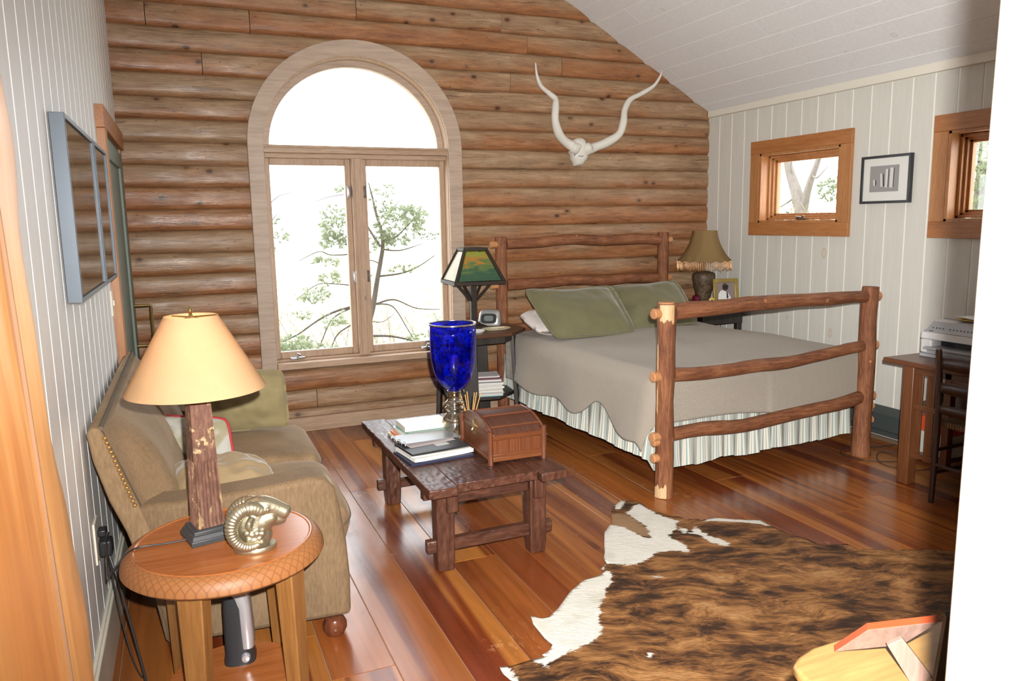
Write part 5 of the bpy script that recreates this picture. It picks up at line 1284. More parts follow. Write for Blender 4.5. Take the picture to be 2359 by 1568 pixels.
# rush-seated ladder-back chair
CHW = wood('dark_chair_wood', (.022, .009, .006), (.04, .016, .009), (.065, .026, .014), 'z', 1.0, .38)
ch = thing('dining_chair', 'dark ladder-back chair with rush seat at the desk', 'chair', (3.93, 2.55, 0))
CY0, CY1 = 2.75, 2.33; cxb, cxf = 3.715, 4.10
for y in (CY0, CY1):
    m = MB(); m.tube(curve_pts([(cxb - .002, y, 0), (cxb + .004, y, .25), (cxb + .006, y, .45), (cxb, y, .65), (cxb - .02, y, .845), (cxb - .022, y, .862)], 5), lerp_list([.014, .017, .018, .017, .016, .012], 26), 14); m.build('leg', CHW, ch)
for y in (CY0 + .01, CY1 - .01):
    m = MB(); m.tube([(cxf, y, 0), (cxf, y, .44)], .016, 12); m.build('leg', CHW, ch)
for (z, h) in ((.79, .060), (.655, .05), (.535, .045)):
    m = MB(); m.grid(lambda u, v: (cxb - .012 * (z - .5) / .3 - .022 * sin(pi * u), CY0 + (CY1 - CY0) * u, z - h / 2 + h * v + (.012 * sin(pi * u) if v > .5 else 0)), 12, 2); m.build('slat', CHW, ch, solid=.012)
for (a, b, z) in (((cxb, CY0), (cxf, CY0 + .01), .17), ((cxb, CY1), (cxf, CY1 - .01), .17), ((cxb, CY0), (cxb, CY1), .22), ((cxf, CY0), (cxf, CY1), .26), ((cxb, CY0), (cxf, CY0 + .01), .30)):
    m = MB(); m.tube([(a[0], a[1], z), (b[0], b[1], z)], .010, 10); m.build('rung', CHW, ch)
RUSH = Sh('rush_weave'); _f = RUSH.math('SINE', RUSH.math('MULTIPLY', RUSH.xyz()[1], 420.0)); _g = RUSH.noise(RUSH.map((1, 6, 1)), 30, 3); RUSHM = RUSH.pbr(RUSH.mix(RUSH.math('ADD', RUSH.math('MULTIPLY', _f, .25), _g), (.06, .03, .015), (.26, .14, .06)), .7, RUSH.bump(_f, .6, .006))
m = MB(); m.grid(lambda u, v: (cxb + .01 + (cxf - cxb) * u, CY0 + .012 + (CY1 - CY0 - .024) * v, .452 - .016 * sin(pi * u) * sin(pi * v)), 14, 14); m.build('rush_seat', RUSHM, ch, solid=.03, smooth=180)
# photo on the right wall
wp = thing('picture_frame', 'black-framed photo of standing stones on right wall, between the two windows', 'picture', (XR, 3.895, 1.66)); a0, a1, z0, z1 = 3.69, 4.10, 1.662, 1.992
m = MB()
for (a, b, c, d) in ((a0, a0 + .018, z0, z1), (a1 - .018, a1, z0, z1), (a0 + .018, a1 - .018, z0, z0 + .018), (a0 + .018, a1 - .018, z1 - .018, z1)): m.box((XR - .032, a, c), (XR - .001, b, d))
m.build('frame', plain('black_lacquer', (.020, .021, .026), .3), wp, bevel=.0015)
m = MB(); m.box((XR - .022, a0 + .018, z0 + .018), (XR - .010, a1 - .018, z1 - .018)); m.build('mat_board', plain('mat_white', (.70, .71, .68), .35), wp, smooth=0)
def m_stones():
    s = Sh('stones_photo'); X = s.xyz(); n = s.noise(s.co(), 120, 4, .7); zz = X[2]
    col = s.mix(s.step(n, .42, .66), (.02, .02, .02), (.34, .34, .34)); sky = s.ramp(s.math('ADD', s.math('MULTIPLY', zz, 16.0), s.math('MULTIPLY', n, .15)), [(0, (.06, .06, .07)), (.5, (.10, .10, .11)), (.62, (.34, .34, .34)), (.72, (.16, .16, .16)), (.85, (.30, .30, .30))]); return s.pbr(s.mix(s.step(zz, .0, .004), col, sky), .4, None, 0, .3)
py0, py1, pz0, pz1 = 3.785, 4.025, 1.742, 1.922
m = MB(); m.box((XR - .0235, py0, pz0), (XR - .022, py1, pz1)); pic = m.build('photograph', m_stones(), wp, smooth=0)
WST = plain('photo_pale_stone', (.62, .62, .60), .3); BST = plain('photo_stone_shade', (.04, .04, .045), .3)
def quad(par, nm, ys, zs, mat, off=0.0):
    m = MB(); i = [m.vert((XR - .0242 - off, y, z)) for y, z in zip(ys, zs)] + [m.vert((XR - .0236 - off, y, z)) for y, z in zip(ys, zs)]
    for f in ((0, 1, 2, 3), (7, 6, 5, 4), (0, 4, 5, 1), (1, 5, 6, 2), (2, 6, 7, 3), (3, 7, 4, 0)): m.face([i[x] for x in f])
    m.build(nm, mat, par, smooth=0)
def px(u): return py1 - (py1 - py0) * u
def pzv(v): return pz1 - (pz1 - pz0) * v
for (u0, u1, ut0, ut1, vt, vb, sh_) in ((.39, .47, .36, .44, .30, .80, .05), (.55, .63, .55, .64, .14, .84, .03), (.70, .81, .70, .82, .10, .85, .03), (.14, .20, .12, .19, .53, .75, .04)):
    quad(pic, 'pale_stone', [px(u0), px(u1), px(ut1), px(ut0)], [pzv(vb), pzv(vb), pzv(vt), pzv(vt)], WST); quad(pic, 'stone_shade', [px(u1), px(u1 + sh_), px(ut1 + sh_), px(ut1)], [pzv(vb), pzv(vb - .02), pzv(vt + .02), pzv(vt)], BST)
# baseboard heater
ht = thing('baseboard_heater', 'dark grey-green baseboard heater along the right wall', 'heater', (4.53, 4.4, 0)); HG = plain('heater_paint', (.055, .068, .066), .4)
m = MB(); m.prism([(XR, .01), (XR - .02, .01), (XR - .024, .05), (XR - .05, .06), (XR - .05, .175), (XR - .03, .205), (XR, .225)], 1.2, 5.15, 'y'); m.build('cover', HG, ht, bevel=.002)
m = MB(); m.box((XR - .056, 3.20, .035), (XR - .012, 3.212, .205)); m.box((XR - .045, 1.2, .045), (XR - .02, 5.15, .055)); m.build('louvre', plain('heater_edge', (.09, .10, .10), .35, .4), ht)
m = MB(); m.tube(curve_pts([(4.45, 3.60, .006), (4.30, 3.62, .005), (4.10, 3.70, .005), (3.95, 3.60, .005), (4.0, 3.42, .005), (4.2, 3.32, .005), (4.32, 3.40, .005), (4.20, 3.52, .005), (4.02, 3.34, .005), (4.10, 3.16, .005), (4.35, 3.12, .005), (4.42, 3.0, .005)], 8), .0028, 6); tag(m.build('power_cord', CORD, loc=(4.2, 3.4, 0)), 'dark cord looped on floor between the bed post and desk', 'cord')
m = MB(); m.tube(curve_pts([(1.62, 4.72, .004), (1.85, 4.90, .004), (2.05, 4.83, .004), (2.25, 4.78, .004), (2.42, 4.95, .004)], 8), .003, 6); tag(m.build('power_cord', plain('pale_cord', (.55, .50, .42), .5), loc=(2.0, 4.8, 0)), 'pale cord on floor from bamboo box side toward the bed', 'cord')
# ================================================================== kudu skull with spiral horns on the log wall
BONE = plain('bleached_bone', (.68, .66, .60), .55, bump=.25, bscale=45, var=.06); BONE2 = plain('bleached_bone_dark', (.05, .045, .04), .7)
sk = thing('skull_mount', 'white antelope skull with long spiral horns mounted on the log wall', 'skull', (3.155, 5.84, 2.15)); YK = 5.79
OUTL = [(890, 1140), (940, 1110), (1000, 1105), (1040, 1130), (1050, 1190), (1062, 1240), (1080, 1290), (1080, 1335), (1062, 1390), (1032, 1420), (1000, 1466), (962, 1462), (905, 1470), (886, 1405), (868, 1382), (870, 1330), (848, 1292), (862, 1250), (905, 1205)]
OUTL = [(3.066 + ((a / 5.6 + 1160) - 1312) * .00417, 2.254 - ((b / 5.6 + 120) - 320) * .00358) for a, b in OUTL]
cx_, cz_ = 3.155, 2.145
m = MB(); rings = []
for (sc_, yy) in ((.9, .05), (1.0, .035), (1.0, .0), (.93, -.022), (.74, -.042), (.42, -.054), (.08, -.058)):
    rings.append([(cx_ + (x - cx_) * sc_, YK + yy + .004 * noise.noise(Vector((x * 40, z * 40, yy * 30))), cz_ + (z - cz_) * sc_) for (x, z) in OUTL])
loft(m, rings); so = m.build('skull', BONE, sk, smooth=70)
for s_ in (-1, 1):
    m = MB(); m.tube([(3.152 + s_ * .026, YK - .035, 2.155), (3.152 + s_ * .060, YK - .030, 2.172), (3.152 + s_ * .085, YK - .026, 2.185)], [.040, .046, .047], 16, rnd=.1); m.build('horn_core', BONE, sk, smooth=180)
for (x, z, r) in ((3.162, 2.222, .006), (3.098, 2.118, .008), (3.212, 2.112, .008)): m = MB(); blob(m, (x, YK - .036 if r < .007 else YK - .030, z), r); m.build('hole', BONE2, sk)
m = MB(); m.tube([(3.140, YK - .050, 2.100), (3.136, YK - .030, 2.055)], .0025, 6); m.tube(curve_pts([(3.11, YK - .046, 2.112), (3.145, YK - .055, 2.106), (3.18, YK - .047, 2.112)], 5), .0028, 6); m.build('suture', BONE2, sk)
hl_ = [(3.135, -.01, 2.165), (3.03, .005, 2.215), (2.945, -.02, 2.28), (2.893, -.05, 2.385), (2.905, -.035, 2.50), (2.915, -.01, 2.56), (2.875, .015, 2.605), (2.79, .0, 2.66), (2.745, -.02, 2.74), (2.730, -.03, 2.832)]
hr_ = [(3.185, -.01, 2.150), (3.29, .005, 2.185), (3.40, -.01, 2.225), (3.505, -.04, 2.295), (3.545, -.045, 2.40), (3.572, -.02, 2.50), (3.64, .005, 2.59), (3.75, .005, 2.645), (3.86, -.015, 2.71), (3.915, -.025, 2.78), (3.938, -.03, 2.835)]
for P_ in (hl_, hr_):
    c_ = curve_pts([(x, YK - .02 + y, z) for (x, y, z) in P_], 8); n = len(c_); m = MB(); m.tube(c_, [(.050 * (1 - k / (n - 1)) ** .75 + .004) * (1 + .05 * sin(k * .45)) * .80 for k in range(n)], 16, rnd=.06); m.build('horn', BONE, sk, smooth=180)
# ================================================================== cowhide rug
RUG = [(2.165, 3.493), (2.20, 3.485), (2.235, 3.459), (2.249, 3.411), (2.235, 3.314), (2.262, 3.262), (2.291, 3.18), (2.328, 3.155), (2.327, 3.111), (2.38, 3.1), (2.399, 3.069), (2.478, 3.067), (2.529, 3.028), (2.596, 2.981), (2.677, 2.935), (2.673, 2.88), (2.673, 2.817), (2.677, 2.722), (2.719, 2.65), (2.718, 2.581), (2.738, 2.557), (2.848, 2.519), (2.845, 2.447), (2.992, 2.377), (3.128, 2.312), (3.212, 2.244), (3.42, 2.16), (3.50, 1.95), (3.34, 1.75), (3.38, 1.50), (3.22, 1.30), (3.02, 1.36), (2.75, 1.22), (2.40, 1.12), (2.10, 1.02), (1.85, .95), (1.62, .84), (1.50, .95), (1.56, 1.20), (1.42, 1.42), (1.30, 1.62), (1.20, 1.86), (1.02, 2.02), (.917, 2.182), (.909, 2.226), (.912, 2.264), (.958, 2.258), (1.008, 2.267), (1.10, 2.265), (1.088, 2.279), (1.125, 2.295), (1.154, 2.325), (1.147, 2.382), (1.151, 2.493), (1.169, 2.554), (1.195, 2.521), (1.232, 2.514), (1.30, 2.564), (1.408, 2.667), (1.513, 2.736), (1.601, 2.744), (1.652, 2.771), (1.630, 2.790), (1.679, 2.821), (1.692, 2.87), (1.739, 2.941), (1.787, 3.027), (1.858, 3.148), (1.964, 3.25), (2.014, 3.344), (2.052, 3.403)]
WHITE = [[(2.199, 3.403), (2.236, 3.401), (2.235, 3.314), (2.242, 3.234), (2.248, 3.171), (2.279, 3.113), (2.21, 3.033), (2.119, 2.97), (2.122, 2.917), (2.133, 2.861), (2.109, 2.775), (2.041, 2.826), (1.96, 2.835), (1.906, 2.802), (1.832, 2.77), (1.60, 2.83), (1.62, 2.872), (1.80, 3.151), (1.90, 3.26), (1.98, 3.16), (2.003, 3.025), (2.029, 2.987), (2.078, 3.069), (2.094, 3.173), (2.097, 3.319)],
         [(2.079, 3.398), (2.14, 3.52), (2.20, 3.50), (2.143, 3.422), (2.081, 3.381)],
         [(2.235, 3.035), (2.254, 3.012), (2.238, 2.966), (2.271, 2.963), (2.317, 3.016), (2.305, 2.907), (2.329, 2.818), (2.34, 2.774), (2.31, 2.752), (2.265, 2.81), (2.271, 2.923), (2.226, 2.958), (2.205, 2.968)],
         [(1.48, 2.79), (1.64, 2.79), (1.652, 2.72), (1.562, 2.618), (1.454, 2.492), (1.408, 2.431), (1.372, 2.332), (1.299, 2.275), (1.20, 2.262), (1.06, 2.20), (1.0, 2.40), (1.10, 2.60), (1.241, 2.60), (1.40, 2.74)],
         [(.90, 2.30), (.945, 2.245), (.942, 2.17), (.86, 2.12), (.86, 2.25)],
         [(2.40, 3.06), (2.478, 3.085), (2.60, 3.005), (2.70, 2.94), (2.70, 2.81), (2.64, 2.89), (2.58, 2.945), (2.5, 3.005)], [(1.42, 2.12), (1.45, 2.135), (1.46, 2.10), (1.43, 2.09)], [(1.80, 2.62), (1.83, 2.64), (1.84, 2.61)]]
TANP = [(2.016, 3.343), (2.095, 3.305), (2.094, 3.173), (2.078, 3.069), (2.026, 2.982), (1.995, 3.056), (1.962, 3.139), (1.937, 3.22)]
def pdist(poly, x, y):
    """signed distance to a polygon, positive inside"""
    ins = False; d = 1e9; n = len(poly)
    for i in range(n):
        x1, y1 = poly[i]; x2, y2 = poly[(i + 1) % n]
        if (y1 > y) != (y2 > y) and x < (x2 - x1) * (y - y1) / (y2 - y1) + x1: ins = not ins
        dx, dy = x2 - x1, y2 - y1; t = max(0, min(1, ((x - x1) * dx + (y - y1) * dy) / (dx * dx + dy * dy + 1e-12))); e = math.hypot(x - x1 - t * dx, y - y1 - t * dy)
        if e < d: d = e
    return d if ins else -d
bm = bmesh.new(); G = .016
vv = [bm.verts.new((x, y, 0)) for (x, y) in RUG]; bm.faces.new(vv)
x = .9
while x < 3.5:
    bmesh.ops.bisect_plane(bm, geom=bm.verts[:] + bm.edges[:] + bm.faces[:], plane_co=(x, 0, 0), plane_no=(1, 0, 0)); x += G * 1.25
y = .85
while y < 3.5:
    bmesh.ops.bisect_plane(bm, geom=bm.verts[:] + bm.edges[:] + bm.faces[:], plane_co=(0, y, 0), plane_no=(0, 1, 0)); y += G * 1.25
bm.verts.ensure_lookup_table(); rv = [tuple(v.co) for v in bm.verts]; bm.verts.index_update(); rf = [tuple(v.index for v in f.verts) for f in bm.faces]; bm.free()
mr = MB()
for (x, y, _) in rv:
    d = pdist(RUG, x, y); e = max(0, 1 - max(d, 0) / .06)
    w = max(pdist(P, x, y) for P in WHITE); tn = pdist(TANP, x, y)
    z = .009 + .012 * e * max(0, noise.noise(Vector((x * 3, y * 3, 2)))) * 1.6 + .005 * max(0, noise.noise(Vector((x * 2.2, y * 2.2, 5))))
    mr.vert((x, y, z), max(0.0, min(1.0, .5 + w * 7)), max(0.0, min(1.0, .5 + tn * 8)))
mr.f = rf; mr.mi = [0] * len(rf)
def m_hide():
    s = Sh('brindle_cowhide'); wm = s.attr('tone'); tm = s.attr('tt')
    # hair flows out sideways from the spine
    v0 = s.n('VectorRotate', {'Vector': s.co(), 'Axis': (0, 0, 1), 'Angle': .42}, rotation_type='AXIS_ANGLE').outputs[0]
    warp = s.n('VectorMath', {0: v0, 1: s.n('VectorMath', {0: s.noise(s.co(), 2.3, 2, out='Color'), 'Scale': .30}, operation='SCALE').outputs[0]}, operation='ADD').outputs[0]
    n1 = s.noise(s.map((.42, 1, 1), vec=warp), 7.5, 5, .62); n2 = s.noise(s.map((.28, 1, 1), vec=warp), 26, 4, .65); n3 = s.noise(s.map((.16, 1, 1), vec=warp), 150, 3, .6)
    f = s.math('ADD', s.math('ADD', s.math('MULTIPLY', n1, .62), s.math('MULTIPLY', n2, .32)), s.math('MULTIPLY', n3, .12))
    col = s.ramp(f, [(.37, (.018, .009, .006)), (.465, (.050, .023, .011)), (.52, (.15, .064, .022)), (.60, (.30, .14, .048)), (.72, (.42, .24, .105))])
    hair = s.ramp(n3, [(.3, .72), (.65, 1.15)]); col = s.mix(1.0, col, hair, 'MULTIPLY')
    tanm = s.step(s.math('ADD', tm, s.math('MULTIPLY', s.math('SUBTRACT', n2, .5), .5)), .42, .62); col = s.mix(s.math('MULTIPLY', tanm, .8), col, (.30, .19, .105))
    wn = s.math('ADD', wm, s.math('MULTIPLY', s.math('SUBTRACT', s.math('ADD', s.math('MULTIPLY', n2, .6), s.math('MULTIPLY', n3, .4)), .5), .75)); wmask = s.step(wn, .47, .53)
    wc = s.ramp(s.noise(s.co(), 4, 3), [(.35, (.62, .60, .53)), (.55, (.68, .66, .60)), (.72, (.50, .49, .40))])
    col = s.mix(wmask, col, wc)
    return s.pbr(col, .62, s.bump(s.math('ADD', n3, s.math('MULTIPLY', n2, .6)), .5, .006), 0, .25)
tag(mr.build('cowhide_rug', m_hide(), loc=(2.1, 2.1, 0), smooth=180, solid=.005), 'brindle brown cowhide rug with white edge patches on the plank floor', 'rug')

# ================================================================== small table with an easel in the near right corner
MAP = wood('maple_top', (.26, .135, .042), (.32, .18, .06), (.37, .225, .085), 'x', .7, .3, bump=.04, streak=.7)
MAPZ = wood('maple_leg', (.26, .135, .042), (.32, .18, .06), (.37, .225, .085), 'z', .7, .35)
oc = [(1.0, .955), (1.012, .985), (1.04, 1.003), (1.09, 1.017), (1.16, 1.018), (1.26, 1.010), (1.40, .985), (1.56, .935), (1.60, .90), (1.61, .85), (1.61, .60), (1.58, .56), (1.05, .56), (1.01, .60), (.995, .70), (.990, .88)]
tt_ = thing('occasional_table', 'light maple table with rounded corner at bottom right, under the easel', 'table', (1.3, .78, 0))
m = MB(); m.prism(oc, .694, .72, 'z'); m.build('top', MAP, tt_, bevel=.008, segs=3, smooth=40)
for (x, y) in ((1.07, .92), (1.53, .87), (1.07, .63), (1.53, .63)): m = MB(); m.bar((x, y, 0), (x, y, .694), .034, .034, up=(1, 0, 0), w2=.05, h2=.05); m.build('leg', MAPZ, tt_, bevel=.003)
m = MB(); m.box((1.08, .62, .62), (1.52, .64, .694)); m.box((1.06, .64, .62), (1.08, .91, .694)); m.box((1.52, .64, .62), (1.54, .87, .694)); m.build('apron', MAPZ, tt_)
ez = thing('tabletop_easel', 'small easel with red-edged board seen from behind on the maple table', 'easel', (1.16, .88, .72))
REDW = plain('red_lacquered_edge', (.24, .04, .012), .4); PINK = wood('pale_easel_back', (.15, .088, .068), (.19, .12, .095), (.23, .15, .12), 'z', 1.2, .55)
T_, R_, L_ = Vector((1.129, .918, .799)), Vector((1.202, .825, .845)), Vector((1.113, .980, .724)); R2 = R_ + (L_ - T_); Nn = (R_ - T_).cross(L_ - T_).normalized()
if Nn.y < 0: Nn = -Nn
m = MB(); i0 = len(m.v)
for p in (T_, R_, R2, L_): m.vert(p)
for p in (T_, R_, R2, L_): m.vert(p + Nn * .016)
m.face((0, 3, 2, 1), 1); m.face((4, 5, 6, 7), 0)
for k in range(4): m.face((k, (k + 1) % 4, 4 + (k + 1) % 4, 4 + k), 0)
m.build('board', [REDW, PINK], ez, smooth=0, bevel=.001)
m = MB(); m.bar((1.142, .870, .800), (1.189, .843, .7215), .030, .012, up=(.6, .8, 0), w2=.040); m.build('strut', PINK, ez, bevel=.001)
m = MB(); m.bar((1.175, .785, .885), (1.197, .815, .7215), .020, .016); m.build('side_post', DKB, ez, bevel=.001)

# ================================================================== outdoors
GND = plain('dry_grass_ground', (.42, .40, .30), .9, var=.2)
def gz(x, y): return -1.3 + .03 * max(0, y - 9) + .35 * noise.noise(Vector((x * .12, y * .12, 3)))
m = MB(); m.grid(lambda u, v: (-25 + 60 * u, -12 + 62 * v, gz(-25 + 60 * u, -12 + 62 * v)), 40, 40)
struct(m.build('ground', GND, smooth=180), 'pale dry ground outside the windows', 'ground')
BARK = wood('pine_bark', (.045, .036, .028), (.07, .056, .044), (.10, .083, .066), 'z', 2, .85); BARKL = wood('pale_bark', (.10, .085, .07), (.15, .13, .11), (.21, .185, .16), 'z', 2, .85)
def m_leaf(nm, c):
    s = Sh(nm); n = s.noise(s.co(), 5, 3); col = s.mix(n, tuple(a * .75 for a in c), tuple(min(1, a * 1.3) for a in c)); d = s.n('BsdfDiffuse', {'Color': col}).outputs[0]; t = s.n('BsdfTranslucent', {'Color': col}).outputs[0]; return s.done(s.n('MixShader', {0: .45, 1: d, 2: t}).outputs[0])
NEED = m_leaf('pine_needles', (.29, .33, .22)); NEED2 = m_leaf('pine_needles_pale', (.26, .30, .19)); DRYL = m_leaf('dry_leaves', (.36, .31, .19))
def tuft(m, p, d, L, n, spread=.9, w=.0035):
    d = Vector(d).normalized()
    for k in range(n):
        q = (d + Vector((RNG.uniform(-1, 1), RNG.uniform(-1, 1), RNG.uniform(-1, 1))) * spread).normalized(); l = L * RNG.uniform(.6, 1.1); s_ = q.cross(Vector((RNG.uniform(-1, 1), RNG.uniform(-1, 1), RNG.uniform(-1, 1)))).normalized() * w
        a = m.vert(p - s_); b = m.vert(p + s_); c = m.vert(p + q * l + Vector((0, 0, -.15 * l))); m.face((a, b, c))
def tree(name, label, trunk, rad, branches, clusters, loc, bark, needle, cat='tree', group=None, L=.13, w=.004):
    t = thing(name, label, cat, loc, 0, group); m = MB(); c = curve_pts(trunk, 6); m.tube(c, lerp_list(rad, len(c)), 10, rnd=.1); m.build('trunk', bark, t, smooth=180)
    for (pts, r0) in branches:
        c = curve_pts(pts, 6); m = MB(); m.tube(c, lerp_list([r0, r0 * .35], len(c)), 6); m.build('branch', bark, t, smooth=180)
    m = MB()
    for (cx, cy, cz, rx, ry, rz, n) in clusters:
        for k in range(int(n * 2.1)):
            while True:
                a, b, e = RNG.uniform(-1, 1), RNG.uniform(-1, 1), RNG.uniform(-1, 1)
                if a * a + b * b + e * e < 1: break
            tuft(m, Vector((cx + a * rx, cy + b * ry, cz + e * rz)), (a, b * .5, .35), L, 13, .8, w)
    m.build('needles', needle, t, smooth=0); return t
Y9 = 9.0
tree('pine_tree', 'young pine with a bent dark trunk outside the right casement', [(1.78, 9.05, -1.3), (1.86, 9.05, -.3), (1.98, 9, .25), (2.044, 9, .441), (2.107, 9, .673), (2.16, 9, .931), (2.206, 9, 1.136), (2.24, 9, 1.316), (2.227, 9, 1.495), (2.173, 9, 1.699), (2.139, 9, 1.876), (2.10, 9, 2.05)], [.06, .05, .042, .035, .031, .028, .026, .023, .020, .016, .012, .006],
     [([(2.21, 9, 1.30), (2.10, 9.05, 1.50), (1.98, 9.1, 1.75), (1.93, 9.1, 1.9)], .018), ([(2.23, 9, 1.33), (2.40, 8.95, 1.42), (2.60, 8.9, 1.62), (2.70, 8.9, 1.75)], .014), ([(2.23, 9, 1.27), (2.45, 9, 1.25), (2.75, 9, 1.33)], .012), ([(2.18, 9, .95), (2.45, 8.95, .98), (2.65, 8.9, 1.06), (2.85, 8.9, 1.18)], .014),
      ([(2.13, 9, .62), (2.35, 9, .66), (2.6, 8.9, .55), (2.9, 8.9, .52)], .014), ([(2.12, 9, .62), (2.32, 8.95, .58), (2.48, 8.9, .30), (2.62, 8.9, .05)], .012), ([(2.0, 9, .24), (2.3, 8.95, .22), (2.65, 8.9, .12), (3.0, 8.9, .02)], .018), ([(2.04, 9, .42), (2.2, 9, .40), (2.36, 9, .50)], .008), ([(2.2, 9, 1.1), (2.05, 9, 1.15), (1.9, 9.1, 1.1)], .009), ([(2.22, 9, 1.52), (2.36, 9, 1.72), (2.48, 9, 1.86)], .01)],
     [(2.46, 8.95, 1.56, .30, .3, .24, 95), (2.62, 8.9, 1.66, .12, .2, .14, 25), (2.28, 9, 1.86, .16, .2, .20, 22), (2.35, 9, 1.36, .22, .2, .10, 28), (2.78, 8.9, 1.42, .12, .1, .06, 8), (2.05, 9.05, 1.32, .12, .15, .10, 14), (1.98, 9.05, .95, .10, .15, .22, 16), (2.5, 8.95, 1.02, .25, .1, .05, 10), (2.72, 8.9, .12, .28, .2, .14, 45), (2.9, 8.9, .38, .12, .12, .14, 10), (2.35, 8.95, -.02, .30, .2, .08, 20)], (1.8, 9, -1.3), BARK, NEED)
tree('pine_tree', 'pine with sparse feathery boughs outside the left casement', [(2.06, 9.6, -1.3), (2.05, 9.6, .0), (2.03, 9.6, 1.0), (2.04, 9.6, 2.1)], [.05, .04, .03, .012],
     [([(2.03, 9.6, .55), (1.75, 9.55, .50), (1.5, 9.4, .42), (1.2, 9.2, .28), (.92, 9.1, .20)], .018), ([(2.03, 9.6, 1.2), (1.72, 9.5, 1.2), (1.55, 9.4, 1.25), (1.3, 9.3, 1.15)], .010), ([(2.03, 9.6, .8), (1.7, 9.5, .85), (1.5, 9.4, .85), (1.25, 9.3, .70)], .010), ([(2.04, 9.6, 1.95), (1.72, 9.5, 1.9), (1.5, 9.4, 1.84), (1.2, 9.3, 1.86)], .007), ([(2.03, 9.6, .55), (1.7, 9.5, .42), (1.5, 9.3, .15), (1.3, 9.2, -.2)], .012), ([(2.04, 9.6, .35), (1.75, 9.5, .22), (1.6, 9.3, .0), (1.5, 9.2, -.25)], .012), ([(.98, 9.2, 1.80), (1.10, 9.2, 1.90), (1.28, 9.2, 1.96), (1.36, 9.2, 2.06)], .007)],
     [(1.76, 9.3, 1.56, .22, .2, .24, 75), (1.72, 9.3, 1.36, .15, .2, .12, 25), (1.82, 9.3, 1.98, .08, .1, .05, 7), (1.62, 9.3, 1.12, .14, .15, .06, 12), (1.65, 9.3, .92, .12, .15, .10, 14), (1.42, 9.3, .72, .22, .15, .10, 22), (1.28, 9.2, .50, .10, .1, .08, 8), (1.15, 9.15, .18, .22, .2, .12, 45), (1.0, 9.1, .06, .15, .2, .14, 30), (1.5, 9.2, .02, .22, .2, .12, 24), (1.10, 9.2, 1.42, .08, .1, .1, 8), (1.65, 9.3, .40, .15, .15, .12, 16)], (1.55, 9.6, -1.3), BARK, NEED)
tree('pine_tree', 'pale pine trunk at the left edge of the left casement', [(.88, 9.4, -1.3), (.90, 9.4, .8), (.925, 9.4, 1.5), (.92, 9.4, 2.6)], [.08, .07, .062, .05], [([(.92, 9.4, 1.45), (1.02, 9.35, 1.62), (1.10, 9.3, 1.72)], .010)], [(1.06, 9.35, 1.55, .08, .1, .10, 8), (1.0, 9.3, 1.3, .08, .1, .06, 6)], (.9, 9.4, -1.3), BARKL, NEED2)
# low dry brush outside the arched window: uncountable twigs and leaves
m = MB()
for k in range(1500):
    x = RNG.uniform(.3, 3.6); y = RNG.uniform(9.4, 11.5); zt = .20 + .45 * noise.noise(Vector((x * 1.5, y, 2))); z = RNG.uniform(-1.0, .25) + (RNG.random() ** 3) * max(0, .7 + zt)
    tuft(m, Vector((x, y, z)), (0, 0, 1), .05, 2, 1.3, .012)
for k in range(60):
    x = RNG.uniform(.3, 3.4); y = RNG.uniform(9.6, 11.3); m.tube(curve_pts([(x, y, -1.2), (x + RNG.uniform(-.2, .2), y, -.4), (x + RNG.uniform(-.5, .5), y, RNG.uniform(.0, .6))], 4), lerp_list([.010, .003], 9), 5)
o = m.build('dry_brush', DRYL, loc=(2, 10.5, -1.3), smooth=0); tag(o, 'dry brush and twigs low outside the arched window', 'brush', None, 'stuff')
tree('forked_tree', 'grey forked tree trunk outside the small corner window', [(9.0, 9.30, -1.3), (9.0, 9.30, .9), (9.0, 9.28, 1.56), (9.0, 9.42, 1.95), (9.0, 9.60, 2.35), (9, 9.75, 2.9)], [.14, .13, .12, .09, .07, .05], [([(9.0, 9.26, 1.60), (9, 9.17, 2.0), (9, 9.0, 2.4), (9, 8.85, 2.8)], .075), ([(9, 9.4, 1.9), (8.9, 9.6, 1.75), (8.9, 9.8, 1.7)], .02), ([(9, 9.1, 2.2), (8.9, 8.9, 2.15), (8.9, 8.7, 2.3)], .018), ([(9, 9.5, 2.2), (8.9, 9.45, 2.4), (8.9, 9.25, 2.6)], .015)], [(8.9, 8.55, 1.95, .2, .25, .18, 40), (8.9, 9.6, 1.55, .2, .35, .10, 20), (8.9, 9.0, 1.45, .2, .5, .12, 40)], (9, 9.3, -1.3), BARKL, NEED2, w=.007)
m = MB()
for k in range(700):
    y = RNG.uniform(7.9, 10.2); z = RNG.uniform(.8, 1.75) - .25 * abs(noise.noise(Vector((y, 0, 1)))); x = RNG.uniform(8.2, 9.5); tuft(m, Vector((x, y, z)), (0, 0, 1), .06, 2, 1.3, .012)
for k in range(70):
    y = RNG.uniform(7.9, 10.2); x = RNG.uniform(8.3, 9.3); m.tube(curve_pts([(x, y, -1.2), (x, y + RNG.uniform(-.3, .3), .6), (x, y + RNG.uniform(-.8, .8), RNG.uniform(1.2, 1.9))], 4), lerp_list([.012, .004], 9), 5)
o = m.build('dry_brush', DRYL, loc=(9, 9, -1.3), smooth=0); tag(o, 'tangle of bare twigs outside the small corner window', 'brush', None, 'stuff')
tree('pine_tree', 'leafy green tree outside the window above the desk', [(9.3, 6.6, -1.3), (9.3, 6.6, 1.0), (9.3, 6.55, 3.0)], [.10, .08, .05], [([(9.3, 6.6, 1.6), (9.1, 6.4, 1.9), (9.0, 6.2, 2.0)], .02)], [(9.0, 6.5, 2.15, .4, .7, .35, 150), (9.0, 6.3, 1.60, .4, .6, .3, 110), (9.0, 5.4, 1.9, .4, .7, .5, 120)], (9.3, 6.6, -1.3), BARKL, NEED2, w=.007)
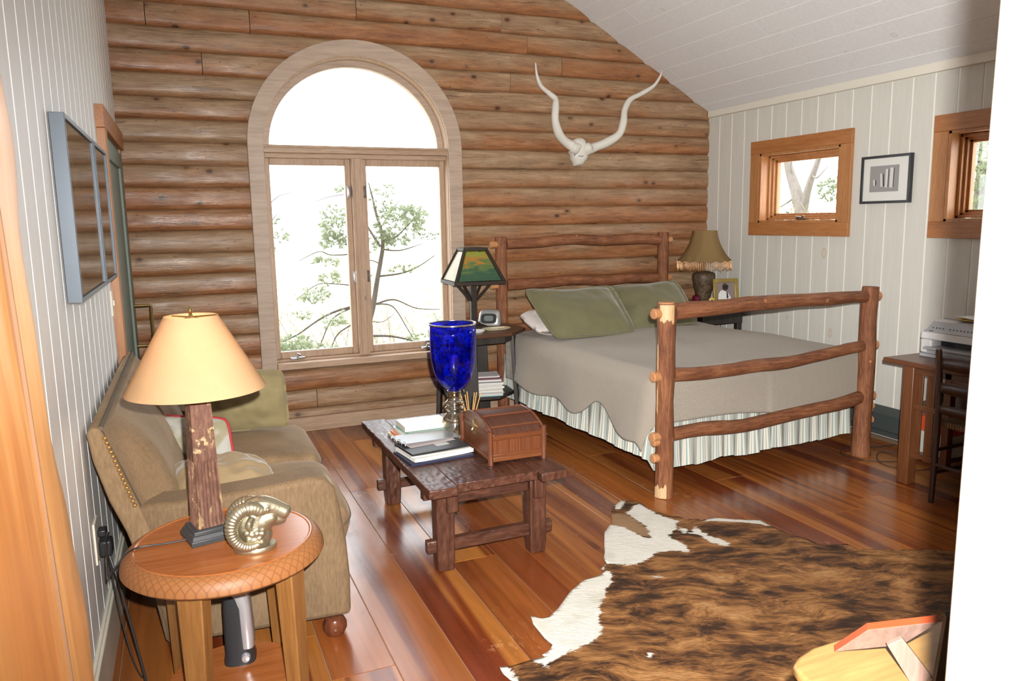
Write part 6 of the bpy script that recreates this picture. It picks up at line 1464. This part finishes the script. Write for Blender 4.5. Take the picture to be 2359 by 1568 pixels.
FLASH = 1250; SKY = 7.0; EXPO = 0.0
# ================================================================== camera, lamps, sky
cam = bpy.data.cameras.new('camera'); co_ = bpy.data.objects.new('camera', cam); COL.objects.link(co_)
cam.dof.use_dof = True; cam.dof.focus_distance = 4.5; cam.dof.aperture_fstop = 20; cam.sensor_width = 36; cam.lens = 26.975; cam.clip_start = .02
yw, pt, rl = .4089, .1548, -.0157
fwd = Vector((sin(yw) * cos(pt), cos(yw) * cos(pt), -sin(pt))); rt = Vector((cos(yw), -sin(yw), 0)); up = rt.cross(fwd)
r2 = cos(rl) * rt + sin(rl) * up; u2 = -sin(rl) * rt + cos(rl) * up
R3 = Matrix((r2, u2, -fwd)).transposed()
co_.matrix_world = Matrix.Translation((-.0293, -.0657, 1.5825)) @ R3.to_4x4()
SC.camera = co_
def lamp(name, typ, loc, energy, color=(1, 1, 1), **kw):
    l = bpy.data.lights.new(name, typ); l.energy = energy; l.color = color
    for k, v in kw.items(): setattr(l, k, v)
    o = bpy.data.objects.new(name, l); COL.objects.link(o); o.location = loc; return o
# the camera's own pop-up flash, just above and beside the lens
fp = Vector((-.0293, -.0657, 1.5825)) + u2 * .082 + r2 * .045
fl_ = lamp('camera_flash', 'SPOT', fp, FLASH, (1, .97, .93), spot_size=radians(112), spot_blend=1.0, shadow_soft_size=.014)
fl_.rotation_euler = (Matrix.Rotation(radians(-11), 3, 'Z') @ Matrix((r2, u2, -fwd)).transposed()).to_euler()
# warm bulb in the table lamp
lamp('table_lamp_bulb', 'POINT', BULB, 3.5, (1, .72, .42), shadow_soft_size=.03)
w = bpy.data.worlds.new('sky'); SC.world = w; w.use_nodes = True
w.node_tree.nodes['Background'].inputs[0].default_value = (.93, .97, 1, 1); w.node_tree.nodes['Background'].inputs[1].default_value = SKY
SC.view_settings.view_transform = 'Standard'; SC.view_settings.look = 'None'; SC.view_settings.exposure = EXPO; SC.view_settings.gamma = 1; SC.view_settings.use_curve_mapping = False
SC.cycles.max_bounces = 7; SC.cycles.diffuse_bounces = 4; SC.cycles.glossy_bounces = 3; SC.cycles.transmission_bounces = 5; SC.cycles.transparent_max_bounces = 16; SC.cycles.sample_clamp_indirect = 6
SC.cycles.use_adaptive_sampling = True; SC.cycles.adaptive_threshold = .08; SC.cycles.adaptive_min_samples = 16
